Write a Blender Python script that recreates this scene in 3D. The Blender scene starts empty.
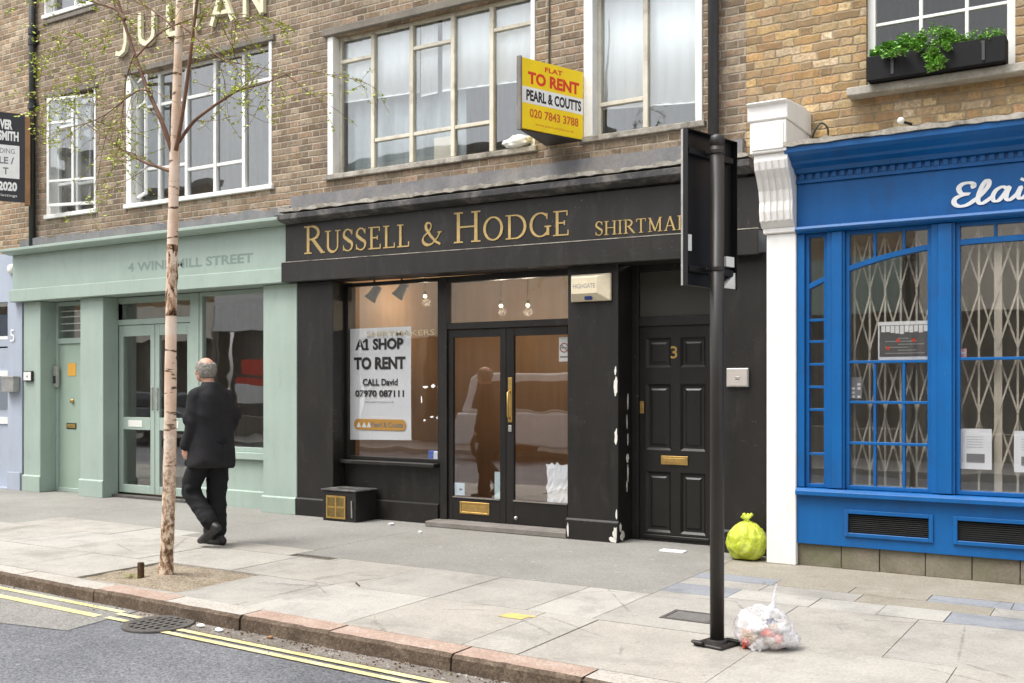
import bpy, bmesh, math, random
from mathutils import Vector, Matrix, Euler, noise
random.seed(7)
S = bpy.context.scene
COL = S.collection
PI = math.pi
# ------------------------------------------------------------------ camera
cam_d = bpy.data.cameras.new('camera'); cam = bpy.data.objects.new('camera', cam_d); COL.objects.link(cam)
cam.location = (0, -8.9645, 1.5)
cam.rotation_euler = (math.radians(90), 0, math.radians(31.609))
cam_d.sensor_width = 36; cam_d.sensor_fit = 'HORIZONTAL'
cam_d.lens = 36 * 1029 / 1024
cam_d.shift_y = (387 - 341.5) / 1024
cam_d.clip_start = 0.05; cam_d.clip_end = 3000
S.camera = cam
# ------------------------------------------------------------------ world, sun, exposure
SUN_DIR = Vector((-0.30, -0.42, 1.0)).normalized()
el = math.asin(SUN_DIR.z); rot = math.atan2(SUN_DIR.x, SUN_DIR.y)
W = bpy.data.worlds.new('World'); S.world = W; W.use_nodes = True
nt = W.node_tree; nt.nodes.clear()
sky = nt.nodes.new('ShaderNodeTexSky'); sky.sky_type = 'NISHITA'; sky.sun_disc = False
sky.sun_elevation = el; sky.sun_rotation = rot; sky.air_density = 1.0; sky.dust_density = 4.0; sky.ozone_density = 1.0
hs = nt.nodes.new('ShaderNodeHueSaturation'); hs.inputs['Saturation'].default_value = 0.22
bg = nt.nodes.new('ShaderNodeBackground'); bg.inputs['Strength'].default_value = 0.15
wo = nt.nodes.new('ShaderNodeOutputWorld')
nt.links.new(sky.outputs[0], hs.inputs['Color']); nt.links.new(hs.outputs[0], bg.inputs['Color']); nt.links.new(bg.outputs[0], wo.inputs['Surface'])
sl = bpy.data.lights.new('sun', 'SUN'); sl.energy = 0.85; sl.angle = math.radians(26); sl.color = (1.0, 0.95, 0.88)
so = bpy.data.objects.new('sun', sl); COL.objects.link(so); so.location = (0, 0, 30)
so.rotation_euler = (-SUN_DIR).to_track_quat('-Z', 'Y').to_euler()
S.view_settings.view_transform = 'Standard'; S.view_settings.look = 'None'; S.view_settings.gamma = 1.0
S.view_settings.exposure = 1.3; S.view_settings.use_curve_mapping = False
try:
    S.cycles.max_bounces = 8; S.cycles.transparent_max_bounces = 16; S.cycles.caustics_reflective = False; S.cycles.caustics_refractive = False
    S.cycles.use_denoising = True; S.cycles.sample_clamp_indirect = 6
except Exception: pass

# ------------------------------------------------------------------ node helpers
def srgb(r, g, b):
    f = lambda c: (c / 255 / 12.92) if c / 255 <= 0.04045 else ((c / 255 + 0.055) / 1.055) ** 2.4
    return (f(r), f(g), f(b), 1)
def c4(c): return (c[0], c[1], c[2], 1)
class N:
    def __init__(s, name):
        s.m = bpy.data.materials.new(name); s.m.use_nodes = True; s.t = s.m.node_tree; s.t.nodes.clear()
        s.out = s.n('ShaderNodeOutputMaterial')
    def n(s, typ, **kw):
        x = s.t.nodes.new(typ)
        for k, v in kw.items(): setattr(x, k, v)
        return x
    def l(s, a, b): s.t.links.new(a, b)
    def setv(s, sock, v):
        if hasattr(v, 'is_output') or isinstance(v, bpy.types.NodeSocket): s.l(v, sock)
        else: sock.default_value = v
    def math(s, op, a, b=0.0, c=None):
        x = s.n('ShaderNodeMath', operation=op); s.setv(x.inputs[0], a); s.setv(x.inputs[1], b)
        if c is not None: s.setv(x.inputs[2], c)
        return x.outputs[0]
    def mix(s, f, a, b, bt='MIX'):
        x = s.n('ShaderNodeMix', data_type='RGBA', blend_type=bt); s.setv(x.inputs[0], f); s.setv(x.inputs[6], a); s.setv(x.inputs[7], b)
        return x.outputs[2]
    def pos(s): return s.n('ShaderNodeNewGeometry').outputs['Position']
    def objco(s): return s.n('ShaderNodeTexCoord').outputs['Object']
    def mapped(s, v, sc=(1, 1, 1), loc=(0, 0, 0)):
        x = s.n('ShaderNodeMapping'); s.l(v, x.inputs[0]); x.inputs['Scale'].default_value = sc; x.inputs['Location'].default_value = loc
        return x.outputs[0]
    def noise(s, v, scale, detail=4, rough=0.55, dist=0.0):
        x = s.n('ShaderNodeTexNoise'); s.l(v, x.inputs['Vector']); x.inputs['Scale'].default_value = scale; x.inputs['Detail'].default_value = detail
        x.inputs['Roughness'].default_value = rough; x.inputs['Distortion'].default_value = dist
        return x.outputs['Fac']
    def ramp(s, f, stops, interp='LINEAR'):
        x = s.n('ShaderNodeValToRGB'); s.l(f, x.inputs[0]); cr = x.color_ramp; cr.interpolation = interp
        while len(cr.elements) > 1: cr.elements.remove(cr.elements[-1])
        cr.elements[0].position = stops[0][0]; cr.elements[0].color = c4(stops[0][1]) if not isinstance(stops[0][1], float) else (stops[0][1],) * 3 + (1,)
        for p, c in stops[1:]:
            e = cr.elements.new(p); e.color = c4(c) if not isinstance(c, float) else (c, c, c, 1)
        return x.outputs[0]
    def bump(s, h, strength=0.3, dist=0.01, normal=None):
        x = s.n('ShaderNodeBump'); s.l(h, x.inputs['Height']); x.inputs['Strength'].default_value = strength; x.inputs['Distance'].default_value = dist
        if normal: s.l(normal, x.inputs['Normal'])
        return x.outputs[0]
    def bsdf(s, col, rough=0.5, metal=0.0, normal=None, spec=0.5, **kw):
        x = s.n('ShaderNodeBsdfPrincipled'); s.setv(x.inputs['Base Color'], col); s.setv(x.inputs['Roughness'], rough); x.inputs['Metallic'].default_value = metal
        x.inputs['Specular IOR Level'].default_value = spec
        if normal: s.l(normal, x.inputs['Normal'])
        for k, v in kw.items(): s.setv(x.inputs[k], v)
        s.l(x.outputs[0], s.out.inputs[0]); return x

def paint(name, col, rough=0.45, var=0.12, scale=3.0, bump=0.08, metal=0.0, spec=0.5, dirt=None, dirt_amt=0.35, streak=True, fine=60, obj=False, chips=None, chip_amt=0.5):
    k = N(name); p = k.objco() if obj else k.pos()
    a = k.noise(p, scale, 5, 0.6)
    b = k.noise(k.mapped(p, (9, 9, 0.8)), 1.0, 4, 0.6) if streak else k.noise(p, scale * 5, 4)
    f = k.noise(p, fine, 3, 0.6)
    col = c4(col)
    lo = tuple(max(0, c * (1 - var)) for c in col[:3]); hi = tuple(min(1, c * (1 + var)) for c in col[:3])
    cc = k.ramp(k.math('MULTIPLY_ADD', a, 0.6, k.math('MULTIPLY', b, 0.4)), [(0.36, lo), (0.64, hi)])
    if dirt:
        d = k.noise(k.mapped(p, (3, 3, 1.3)), 2.2, 7, 0.7)
        dm = k.ramp(d, [(0.54, 0.0), (0.72, 1.0)])
        cc = k.mix(k.math('MULTIPLY', dm, dirt_amt), cc, c4(dirt))
    if chips:
        ch = k.ramp(k.noise(k.mapped(p, (1, 1, .8)), 34, 4, 0.6), [(0.66, 0.0), (0.70, 1.0)]); cm_ = k.ramp(k.noise(k.mapped(p, (1, 1, 1), (4, 9, 2)), 2.6, 5, 0.6), [(0.50, 0.0), (0.62, 1.0)])
        cc = k.mix(k.math('MULTIPLY', k.math('MULTIPLY', ch, cm_), chip_amt), cc, c4(chips))
        sc_ = k.ramp(k.noise(k.mapped(p, (2.2, 2.2, 16)), 3.0, 5, 0.7), [(0.60, 0.0), (0.72, 1.0)]); cc = k.mix(k.math('MULTIPLY', k.math('MULTIPLY', sc_, cm_), chip_amt * .3), cc, c4(chips))
    r = k.math('ADD', rough - 0.06, k.math('MULTIPLY', b, 0.14))
    k.bsdf(cc, r, metal, k.bump(k.math('MULTIPLY_ADD', f, 0.4, a), bump, 0.004) if bump else None, spec)
    return k.m

def glass(name, tint=(0.93, 0.95, 0.95), refl=1.0, wav=0.02, wscale=1.6):
    k = N(name); p = k.pos()
    tr = k.n('ShaderNodeBsdfTransparent'); tr.inputs[0].default_value = c4(tint)
    gl = k.n('ShaderNodeBsdfGlossy'); gl.inputs['Roughness'].default_value = 0.012; gl.inputs['Color'].default_value = (1, 1, 1, 1)
    nb = k.bump(k.noise(p, wscale, 2, 0.4), wav, 0.25); k.l(nb, gl.inputs['Normal'])
    lw = k.n('ShaderNodeLayerWeight'); lw.inputs['Blend'].default_value = 0.5
    f = k.math('MINIMUM', k.math('MULTIPLY_ADD', k.math('POWER', lw.outputs['Facing'], 5.0), 0.95, 0.045 * refl), 1.0)
    mx = k.n('ShaderNodeMixShader'); k.l(f, mx.inputs[0]); k.l(tr.outputs[0], mx.inputs[1]); k.l(gl.outputs[0], mx.inputs[2]); k.l(mx.outputs[0], k.out.inputs[0])
    return k.m

def brick(name, cols, mortar, L=0.338, H=0.0765, joint=0.010, seed=0.0, rough_edge=1.0, grime=(0.1, 0.085, 0.07), grime_amt=0.35):
    k = N(name); p = k.pos()
    sx = k.n('ShaderNodeSeparateXYZ'); k.l(p, sx.inputs[0])
    wob = k.n('ShaderNodeTexNoise'); k.l(p, wob.inputs['Vector']); wob.inputs['Scale'].default_value = 14; wob.inputs['Detail'].default_value = 3
    ws = k.n('ShaderNodeSeparateXYZ'); k.l(wob.outputs['Color'], ws.inputs[0])
    wx = k.math('MULTIPLY', k.math('SUBTRACT', ws.outputs[0], 0.5), 0.018 * rough_edge); wz = k.math('MULTIPLY', k.math('SUBTRACT', ws.outputs[1], 0.5), 0.014 * rough_edge)
    x = k.math('ADD', k.math('ADD', sx.outputs[0], k.math('MULTIPLY', sx.outputs[1], 1.0)), wx); z = k.math('ADD', sx.outputs[2], wz)
    v = k.math('DIVIDE', z, H); row = k.math('FLOOR', v); fz = k.math('SUBTRACT', v, row)
    odd = k.math('FLOORED_MODULO', row, 2.0)
    wn0 = k.n('ShaderNodeTexWhiteNoise', noise_dimensions='1D'); k.l(k.math('ADD', row, 17.3 + seed), wn0.inputs['W'])
    u = k.math('ADD', k.math('DIVIDE', x, L), k.math('ADD', k.math('MULTIPLY', odd, 0.5), k.math('MULTIPLY', wn0.outputs[0], 0.10)))
    cu = k.math('FLOOR', u); fu = k.math('SUBTRACT', u, cu)
    hd = k.math('GREATER_THAN', fu, 0.672)
    idn = k.math('MULTIPLY_ADD', cu, 2.0, hd)
    cmb = k.n('ShaderNodeCombineXYZ'); k.l(idn, cmb.inputs[0]); k.l(row, cmb.inputs[1]); cmb.inputs[2].default_value = seed
    wn = k.n('ShaderNodeTexWhiteNoise', noise_dimensions='3D'); k.l(cmb.outputs[0], wn.inputs['Vector'])
    wc = k.n('ShaderNodeSeparateColor'); k.l(wn.outputs['Color'], wc.inputs[0])
    n = len(cols)
    bc = k.ramp(wn.outputs['Value'], [(i / n, cols[i]) for i in range(n)], 'CONSTANT')
    br = k.n('ShaderNodeHueSaturation'); k.l(bc, br.inputs['Color']); k.l(k.math('MULTIPLY_ADD', k.math('POWER', wc.outputs[1], 0.8), 0.95, 0.44), br.inputs['Value'])
    # within-brick mottling
    mot = k.noise(p, 38, 5, 0.7); bcol = k.mix(k.ramp(mot, [(0.36, 0.0), (0.66, 0.75)]), br.outputs[0], tuple(c * 0.58 for c in cols[1][:3]) + (1,))
    bl = k.noise(k.mapped(p, (1, 1, 1), (9, 2, 4)), 13, 6, 0.75)
    bcol = k.mix(k.ramp(bl, [(0.48, 0.0), (0.68, 0.45)]), bcol, tuple(min(1, c * 1.25) for c in cols[3][:3]) + (1,))
    bcol = k.mix(k.ramp(k.noise(k.mapped(p, (1, 1, 1), (3, 7, 8)), 21, 5, 0.75), [(0.50, 0.0), (0.68, 0.7)]), bcol, tuple(c * 0.5 for c in cols[0][:3]) + (1,))
    # joints
    d1 = k.math('MINIMUM', k.math('MULTIPLY', fu, L), k.math('MULTIPLY', k.math('SUBTRACT', 1.0, fu), L))
    d2 = k.math('ABSOLUTE', k.math('MULTIPLY', k.math('SUBTRACT', fu, 0.672), L))
    dz = k.math('MINIMUM', k.math('MULTIPLY', fz, H), k.math('MULTIPLY', k.math('SUBTRACT', 1.0, fz), H))
    dd = k.math('MINIMUM', k.math('MINIMUM', d1, d2), dz)
    jm = k.math('ADD', joint * 0.5, k.math('MULTIPLY', k.math('SUBTRACT', k.noise(p, 9, 3), 0.5), joint * 0.9))
    msk = k.n('ShaderNodeMapRange'); k.l(dd, msk.inputs[0]); k.l(k.math('SUBTRACT', jm, 0.004), msk.inputs[1]); k.l(k.math('ADD', jm, 0.0055), msk.inputs[2])
    mcol = k.ramp(k.noise(p, 5, 5, 0.65), [(0.35, tuple(c * 0.6 for c in mortar[:3])), (0.65, mortar)])
    cc = k.mix(msk.outputs[0], mcol, bcol)
    g = k.ramp(k.noise(k.mapped(p, (1.2, 1.2, 0.7)), 1.3, 7, 0.65), [(0.46, 0.0), (0.66, 1.0)])
    cc = k.mix(k.math('MULTIPLY', g, grime_amt * 1.25), cc, c4(grime))
    pale = k.ramp(k.noise(k.mapped(p, (1, 1, 1), (5, 3, 1)), 2.1, 6, 0.7), [(0.56, 0.0), (0.74, 1.0)])
    cc = k.mix(k.math('MULTIPLY', pale, 0.25), cc, (0.42, 0.38, 0.32, 1))
    hgt = k.math('ADD', k.math('MULTIPLY', msk.outputs[0], 1.0), k.math('MULTIPLY_ADD', mot, 0.5, k.math('MULTIPLY', wc.outputs[2], 0.5)))
    k.bsdf(cc, 0.92, 0, k.bump(hgt, 0.75, 0.008), 0.15)
    return k.m

def mottled(name, c1, c2, c3=None, scale=2.0, rough=0.85, bump=0.3, bdist=0.01, fine=40, stain=None, stain_amt=0.5, stain_scale=0.8, speck=None, speck_amt=0.5, spec=0.25, grain=0.0, crack=0.0):
    k = N(name); p = k.pos()
    a = k.noise(p, scale, 7, 0.65); f = k.noise(p, fine, 5, 0.7)
    v = k.math('MULTIPLY_ADD', a, 0.62, k.math('MULTIPLY', f, 0.38))
    st = [(0.34, c1), (0.66, c2)] if c3 is None else [(0.32, c1), (0.5, c2), (0.68, c3)]
    cc = k.ramp(v, st)
    if stain:
        sm = k.ramp(k.noise(p, stain_scale, 6, 0.7, 0.4), [(0.5, 0.0), (0.68, 1.0)]); cc = k.mix(k.math('MULTIPLY', sm, stain_amt), cc, c4(stain))
    if speck:
        vo = k.n('ShaderNodeTexVoronoi'); k.l(p, vo.inputs['Vector']); vo.inputs['Scale'].default_value = 8.5
        sp = k.ramp(vo.outputs['Distance'], [(0.0, 1.0), (0.10, 1.0), (0.13, 0.0)])
        sel = k.ramp(k.noise(p, 4.0, 2), [(0.5, 0.0), (0.55, 1.0)])
        cc = k.mix(k.math('MULTIPLY', k.math('MULTIPLY', sp, sel), speck_amt), cc, c4(speck))
    if crack:
        cv = k.n('ShaderNodeTexVoronoi', feature='DISTANCE_TO_EDGE'); k.l(k.mapped(p, (1, 1, 1), (2.3, .7, 0)), cv.inputs['Vector']); cv.inputs['Scale'].default_value = 1.1
        wv = k.math('ADD', cv.outputs['Distance'], k.math('MULTIPLY', k.math('SUBTRACT', k.noise(p, 14, 4, .6), .5), .05))
        cl = k.ramp(k.math('ABSOLUTE', wv), [(0.0, 1.0), (0.004, 1.0), (0.010, 0.0)]); cs = k.ramp(k.noise(k.mapped(p, (1, 1, 1), (7, 3, 0)), .9, 3), [(0.52, 0.0), (0.58, 1.0)])
        cc = k.mix(k.math('MULTIPLY', k.math('MULTIPLY', cl, cs), crack), cc, tuple(v * .35 for v in c1[:3]) + (1,))
    if grain:
        gv = k.n('ShaderNodeTexVoronoi'); k.l(p, gv.inputs['Vector']); gv.inputs['Scale'].default_value = 95
        gc = k.n('ShaderNodeSeparateColor'); k.l(gv.outputs['Color'], gc.inputs[0])
        hv = k.n('ShaderNodeHueSaturation'); k.l(cc, hv.inputs['Color']); k.l(k.math('MULTIPLY_ADD', gc.outputs[0], grain * 2, 1 - grain), hv.inputs['Value']); cc = hv.outputs[0]
    k.bsdf(cc, rough, 0, k.bump(f, bump, bdist), spec)
    return k.m

def flat(name, col, rough=0.6, metal=0.0, spec=0.4, var=0.05, obj=False): return paint(name, col, rough, var, 6.0, 0.03, metal, spec, None, 0, False, 80, obj)
def emit(name, col, s):
    k = N(name); e = k.n('ShaderNodeEmission'); e.inputs[0].default_value = c4(col); e.inputs[1].default_value = s; k.l(e.outputs[0], k.out.inputs[0]); return k.m

# ------------------------------------------------------------------ materials
M = {}
M['brick_brown'] = brick('brown_brick', [(0.235, 0.165, 0.105), (0.31, 0.235, 0.16), (0.27, 0.185, 0.12), (0.36, 0.285, 0.205), (0.185, 0.13, 0.09), (0.335, 0.23, 0.16), (0.29, 0.235, 0.17)], (0.44, 0.385, 0.305), seed=1.0, joint=0.0125, grime=(0.15, 0.125, 0.095), grime_amt=0.4)
M['brick_yellow'] = brick('yellow_stock_brick', [(0.50, 0.35, 0.165), (0.43, 0.28, 0.13), (0.56, 0.43, 0.25), (0.47, 0.29, 0.14), (0.31, 0.23, 0.145), (0.60, 0.49, 0.345), (0.50, 0.30, 0.165), (0.46, 0.37, 0.22), (0.36, 0.27, 0.17)], (0.37, 0.29, 0.19), seed=5.0, rough_edge=2.3, joint=0.0125, grime=(0.20, 0.16, 0.11), grime_amt=0.4)
M['brick_far'] = brick('far_brick', [(0.34, 0.23, 0.14), (0.42, 0.30, 0.19), (0.38, 0.25, 0.15), (0.44, 0.36, 0.25)], (0.50, 0.44, 0.35), seed=9.0, joint=0.0125)
M['black'] = paint('black_gloss_paint', (0.0125, 0.0108, 0.0095), 0.44, 0.25, 2.5, 0.12, spec=0.45, dirt=(0.05, 0.045, 0.04), dirt_amt=0.4, chips=(.32, .29, .25), chip_amt=.5)
M['black_fascia'] = paint('black_fascia_paint', (0.0165, 0.0142, 0.0125), 0.42, 0.3, 1.6, 0.1, spec=0.5, dirt=(0.055, 0.052, 0.05), dirt_amt=0.5, chips=(.25, .235, .21), chip_amt=.35)
M['black_door'] = paint('black_door_paint', (0.0115, 0.010, 0.009), 0.36, 0.2, 2.5, 0.06, spec=0.5)
M['green'] = paint('sage_green_paint', (0.335, 0.415, 0.362), 0.5, 0.06, 1.4, 0.05, spec=0.4, dirt=(0.23, 0.30, 0.25), dirt_amt=0.4, chips=(.20, .25, .21), chip_amt=.5)
M['green_door'] = paint('sage_green_door_paint', (0.32, 0.41, 0.34), 0.45, 0.05, 2.0, 0.04, spec=0.4)
M['blue'] = paint('bright_blue_paint', (0.002, 0.098, 0.31), 0.38, 0.12, 1.6, 0.06, spec=0.45, dirt=(0.02, 0.055, 0.15), dirt_amt=0.5, chips=(.12, .22, .36), chip_amt=.5)
M['bluegrey'] = paint('blue_grey_paint', (0.37, 0.415, 0.49), 0.55, 0.07, 1.2, 0.06, dirt=(0.24, 0.28, 0.36), dirt_amt=0.3)
M['white_stucco'] = paint('white_stucco_paint', (0.80, 0.785, 0.755), 0.6, 0.04, 2.0, 0.12, dirt=(0.55, 0.51, 0.45), dirt_amt=0.35)
M['white_frame'] = paint('white_frame_paint', (0.76, 0.76, 0.73), 0.5, 0.08, 4.0, 0.1, dirt=(0.46, 0.43, 0.37), dirt_amt=0.5)
M['cream_frame'] = paint('peeling_cream_paint', (0.60, 0.56, 0.46), 0.6, 0.14, 5.0, 0.2, dirt=(0.22, 0.16, 0.10), dirt_amt=0.8)
M['lead'] = mottled('lead_flashing', (0.13, 0.13, 0.14), (0.24, 0.235, 0.235), scale=3, rough=0.7, stain=(0.30, 0.27, 0.22), stain_scale=2.5)
M['ledge_black'] = mottled('weathered_black_ledge', (0.03, 0.03, 0.032), (0.075, 0.073, 0.073), scale=4, rough=0.6, stain=(0.26, 0.24, 0.22), stain_amt=0.6, stain_scale=4)
M['ledge_pale'] = mottled('weathered_stone_edge', (0.20, 0.18, 0.145), (0.52, 0.49, 0.43), scale=6, rough=0.9, stain=(0.08, 0.07, 0.06), stain_amt=0.85, stain_scale=4)
M['sill_stone'] = mottled('stone_sill', (0.27, 0.25, 0.21), (0.47, 0.44, 0.385), scale=4, rough=0.9, stain=(0.14, 0.125, 0.10), stain_amt=0.5, stain_scale=3)
M['concrete_lintel'] = mottled('concrete_lintel', (0.13, 0.115, 0.095), (0.26, 0.235, 0.20), scale=3, rough=0.95, stain=(0.07, 0.065, 0.055), stain_scale=2)
M['plinth_stone'] = mottled('mossy_plinth_stone', (0.12, 0.10, 0.075), (0.20, 0.175, 0.135), (0.27, 0.24, 0.19), scale=3, rough=0.92, stain=(0.11, 0.125, 0.055), stain_amt=0.6, stain_scale=2)
M['glass'] = glass('shop_glass', (0.99, 0.99, 0.99), 3.1, 0.010, 1.5)
M['glass_old'] = glass('upper_glass', (0.96, 0.975, 0.98), 1.9, 0.018, 1.2)
M['glass_dim'] = glass('clear_upper_glass', (0.97, 0.975, 0.97), 0.7, 0.018, 1.2)
M['blind'] = paint('white_roller_blind', (0.86, 0.89, 0.88), 0.85, 0.03, 2, 0.05, streak=True)
M['curtain_grey'] = paint('grey_net_curtain', (0.30, 0.34, 0.35), 0.9, 0.25, 2, 0.05)
M['room_grey'] = paint('grey_room_wall', (0.48, 0.465, 0.43), 0.9, 0.25, 1.0, 0.02)
M['room_dark'] = paint('dark_room_wall', (0.10, 0.098, 0.092), 0.9, 0.3, 0.8, 0.02)
M['room_brown'] = paint('brown_panelled_wall', (0.34, 0.215, 0.125), 0.6, 0.22, 0.9, 0.03)
M['room_tan'] = paint('tan_ceiling', (0.44, 0.33, 0.20), 0.8, 0.12, 1.0, 0.02)
M['room_floor'] = paint('brown_floor_boards', (0.17, 0.10, 0.05), 0.5, 0.3, 2, 0.05)
M['brass'] = paint('dull_brass', (0.55, 0.36, 0.12), 0.42, 0.2, 20, 0.05, 0.85, 0.5, streak=False)
M['gold'] = paint('gold_leaf_lettering', (0.50, 0.355, 0.14), 0.42, 0.18, 8, 0.02, 0.25, streak=False)
M['steel'] = paint('brushed_steel', (0.50, 0.49, 0.47), 0.4, 0.15, 8, 0.03, 0.7, streak=False)
M['white_plastic'] = flat('white_plastic', (0.74, 0.74, 0.70), 0.4)
M['cream_plastic'] = flat('aged_cream_plastic', (0.66, 0.58, 0.42), 0.4, var=0.08)
M['dark_plastic'] = flat('dark_plastic', (0.03, 0.03, 0.03), 0.4)
M['navy'] = flat('navy_blue', (0.02, 0.035, 0.16), 0.3)
M['paper'] = flat('white_paper', (0.88, 0.90, 0.93), 0.75, var=0.02)
M['ink'] = flat('black_ink', (0.02, 0.02, 0.022), 0.6)
M['grey_ink'] = flat('grey_ink', (0.22, 0.22, 0.23), 0.6)
M['red_ink'] = flat('red_ink', (0.70, 0.05, 0.02), 0.5)
M['orange_ink'] = flat('orange_ink', (0.68, 0.36, 0.06), 0.5)
M['yellow_board'] = paint('yellow_sign_board', (0.93, 0.66, 0.004), 0.45, 0.05, 5, 0.02, dirt=(0.6, 0.44, 0.06), dirt_amt=0.2)
M['board_white'] = flat('white_sign_board', (0.82, 0.82, 0.80), 0.45)
M['board_black'] = paint('black_sign_board', (0.022, 0.022, 0.026), 0.45, 0.2, 4, 0.02, dirt=(0.06, 0.06, 0.06))
M['raw_wood'] = mottled('raw_timber', (0.22, 0.12, 0.06), (0.38, 0.22, 0.11), scale=3, rough=0.8)
M['grey_wood'] = mottled('weathered_grey_timber', (0.14, 0.125, 0.11), (0.26, 0.24, 0.22), scale=3, rough=0.85)
M['pipe_black'] = paint('black_iron_pipe', (0.02, 0.022, 0.022), 0.45, 0.3, 4, 0.1, dirt=(0.055, 0.06, 0.055), dirt_amt=0.4)
M['pipe_grey'] = paint('grey_iron_pipe', (0.045, 0.046, 0.05), 0.5, 0.2, 4, 0.1)
M['pole'] = paint('dark_brown_black_pole', (0.022, 0.019, 0.0175), 0.42, 0.2, 4, 0.06, spec=0.5, dirt=(0.05, 0.043, 0.037), dirt_amt=0.3)
M['sign_back'] = paint('black_sign_back', (0.0085, 0.0085, 0.009), 0.42, 0.2, 4, 0.03, spec=0.4)
M['pale_letter'] = paint('cream_stone_letter', (0.66, 0.62, 0.44), 0.7, 0.1, 4, 0.05)
M['grey_letter'] = flat('grey_painted_letter', (0.21, 0.275, 0.245), 0.5)
M['flake'] = paint('exposed_white_undercoat', (0.70, 0.68, 0.62), 0.8, 0.15, 12, 0.2)
M['gate'] = paint('beige_gate_metal', (0.50, 0.455, 0.37), 0.5, 0.08, 6, 0.03)
M['soil'] = mottled('dry_soil', (0.17, 0.135, 0.095), (0.30, 0.25, 0.185), (0.40, 0.35, 0.27), scale=5, rough=1.0, bump=0.8, bdist=0.02, fine=60, grain=0.35)
M['leaf_spring'] = paint('young_birch_leaf', (0.47, 0.56, 0.07), 0.6, 0.25, 12, 0.02, streak=False)
M['leaf_green'] = paint('window_box_leaf', (0.20, 0.40, 0.07), 0.55, 0.45, 14, 0.02, streak=False)
M['leaf_dark'] = paint('window_box_dark_leaf', (0.13, 0.29, 0.08), 0.6, 0.35, 14, 0.02, streak=False)
M['asphalt'] = mottled('asphalt', (0.105, 0.108, 0.117), (0.148, 0.152, 0.164), (0.192, 0.197, 0.21), scale=1.2, rough=0.88, bump=0.6, bdist=0.006, fine=130, stain=(0.075, 0.076, 0.082), stain_amt=0.4, stain_scale=0.7, speck=(0.42, 0.42, 0.40), speck_amt=0.25, grain=0.42)
M['asphalt_old'] = mottled('old_asphalt', (0.17, 0.165, 0.155), (0.23, 0.225, 0.21), (0.29, 0.28, 0.265), scale=1.5, rough=0.9, bump=0.6, bdist=0.006, fine=110, grain=0.3)
M['gutter'] = mottled('gutter_asphalt', (0.12, 0.105, 0.088), (0.185, 0.165, 0.145), (0.26, 0.235, 0.205), scale=2.5, rough=0.9, bump=0.6, bdist=0.006, fine=90, stain=(0.085, 0.066, 0.05), stain_amt=0.7, stain_scale=1.2, speck=(0.5, 0.5, 0.46), speck_amt=0.8, grain=0.35)
k = N('worn_yellow_road_paint'); p = k.pos(); w = k.ramp(k.noise(p, 22, 7, 0.8), [(0.36, 0.0), (0.50, 1.0)])
k.bsdf(k.mix(w, (0.30, 0.27, 0.20, 1), k.ramp(k.noise(p, 3, 4), [(0.35, (0.62, 0.50, 0.20)), (0.65, (0.72, 0.63, 0.36))])), 0.8); M['yellow_paint'] = k.m
def slab(name, c, d): return mottled(name, tuple(v * (1 - d) for v in c), c, tuple(min(1, v * (1 + d * 0.7)) for v in c), scale=2.2, rough=0.85, bump=0.35, bdist=0.004, fine=55, stain=tuple(v * 0.58 for v in c), stain_amt=0.6, stain_scale=1.7, speck=tuple(v * 0.5 for v in c), speck_amt=0.45, grain=0.10, crack=.42)
M['slab_a'] = slab('york_stone_pale', (0.365, 0.346, 0.311), 0.20)
M['slab_b'] = slab('york_stone_warm', (0.353, 0.331, 0.295), 0.20)
M['slab_c'] = slab('york_stone_grey', (0.335, 0.320, 0.291), 0.20)
M['slab_d'] = slab('york_stone_white', (0.391, 0.376, 0.344), 0.15)
M['slab_slate'] = slab('blue_grey_slab', (0.248, 0.260, 0.281), 0.16)
M['strip'] = mottled('grey_concrete_strip', (0.204, 0.196, 0.178), (0.252, 0.244, 0.224), (0.296, 0.288, 0.266), scale=0.9, rough=0.88, bump=0.3, bdist=0.004, fine=80, stain=(0.20, 0.19, 0.168), stain_amt=0.5, stain_scale=0.7, speck=(0.5, 0.49, 0.46), speck_amt=0.5, grain=0.16)
M['strip_warm'] = mottled('worn_warm_paving', (0.218, 0.197, 0.155), (0.281, 0.256, 0.210), (0.336, 0.311, 0.260), scale=1.6, rough=0.88, bump=0.3, bdist=0.004, fine=70, stain=(0.17, 0.145, 0.105), stain_amt=0.5, stain_scale=1.6, grain=0.16)
M['joint'] = mottled('joint_sand', (0.11, 0.095, 0.075), (0.19, 0.17, 0.14), scale=4, rough=1)
M['kerb_top'] = mottled('pink_granite_kerb', (0.27, 0.185, 0.145), (0.36, 0.265, 0.215), (0.45, 0.37, 0.32), scale=3, rough=0.8, bump=0.3, bdist=0.005, fine=90, grain=0.22)
M['kerb_grey'] = mottled('grey_granite_kerb', (0.31, 0.285, 0.25), (0.40, 0.375, 0.335), (0.47, 0.45, 0.41), scale=3, rough=0.8, bump=0.3, bdist=0.005, fine=90, grain=0.2)
M['kerb_face'] = mottled('dirty_kerb_face', (0.065, 0.046, 0.032), (0.115, 0.085, 0.062), (0.20, 0.155, 0.115), scale=5, rough=0.9, bump=0.7, bdist=0.015, fine=30, grain=0.3)
M['iron'] = mottled('cast_iron', (0.06, 0.055, 0.05), (0.12, 0.11, 0.10), scale=6, rough=0.7, spec=0.4)
M['far_glazing'] = paint('far_shop_glazing', (0.15, 0.13, 0.105), .3, .5, .7, 0); M['far_joinery'] = paint('far_brown_joinery', (.20, .17, .13), .5, .2, 1, 0)
M['void'] = flat('drain_void', (0.008, 0.008, 0.008), 0.9)
M['suit'] = paint('charcoal_wool', (0.0195, 0.019, 0.0215), 0.82, 0.25, 3, 0.35, spec=0.25, obj=True)
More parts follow.
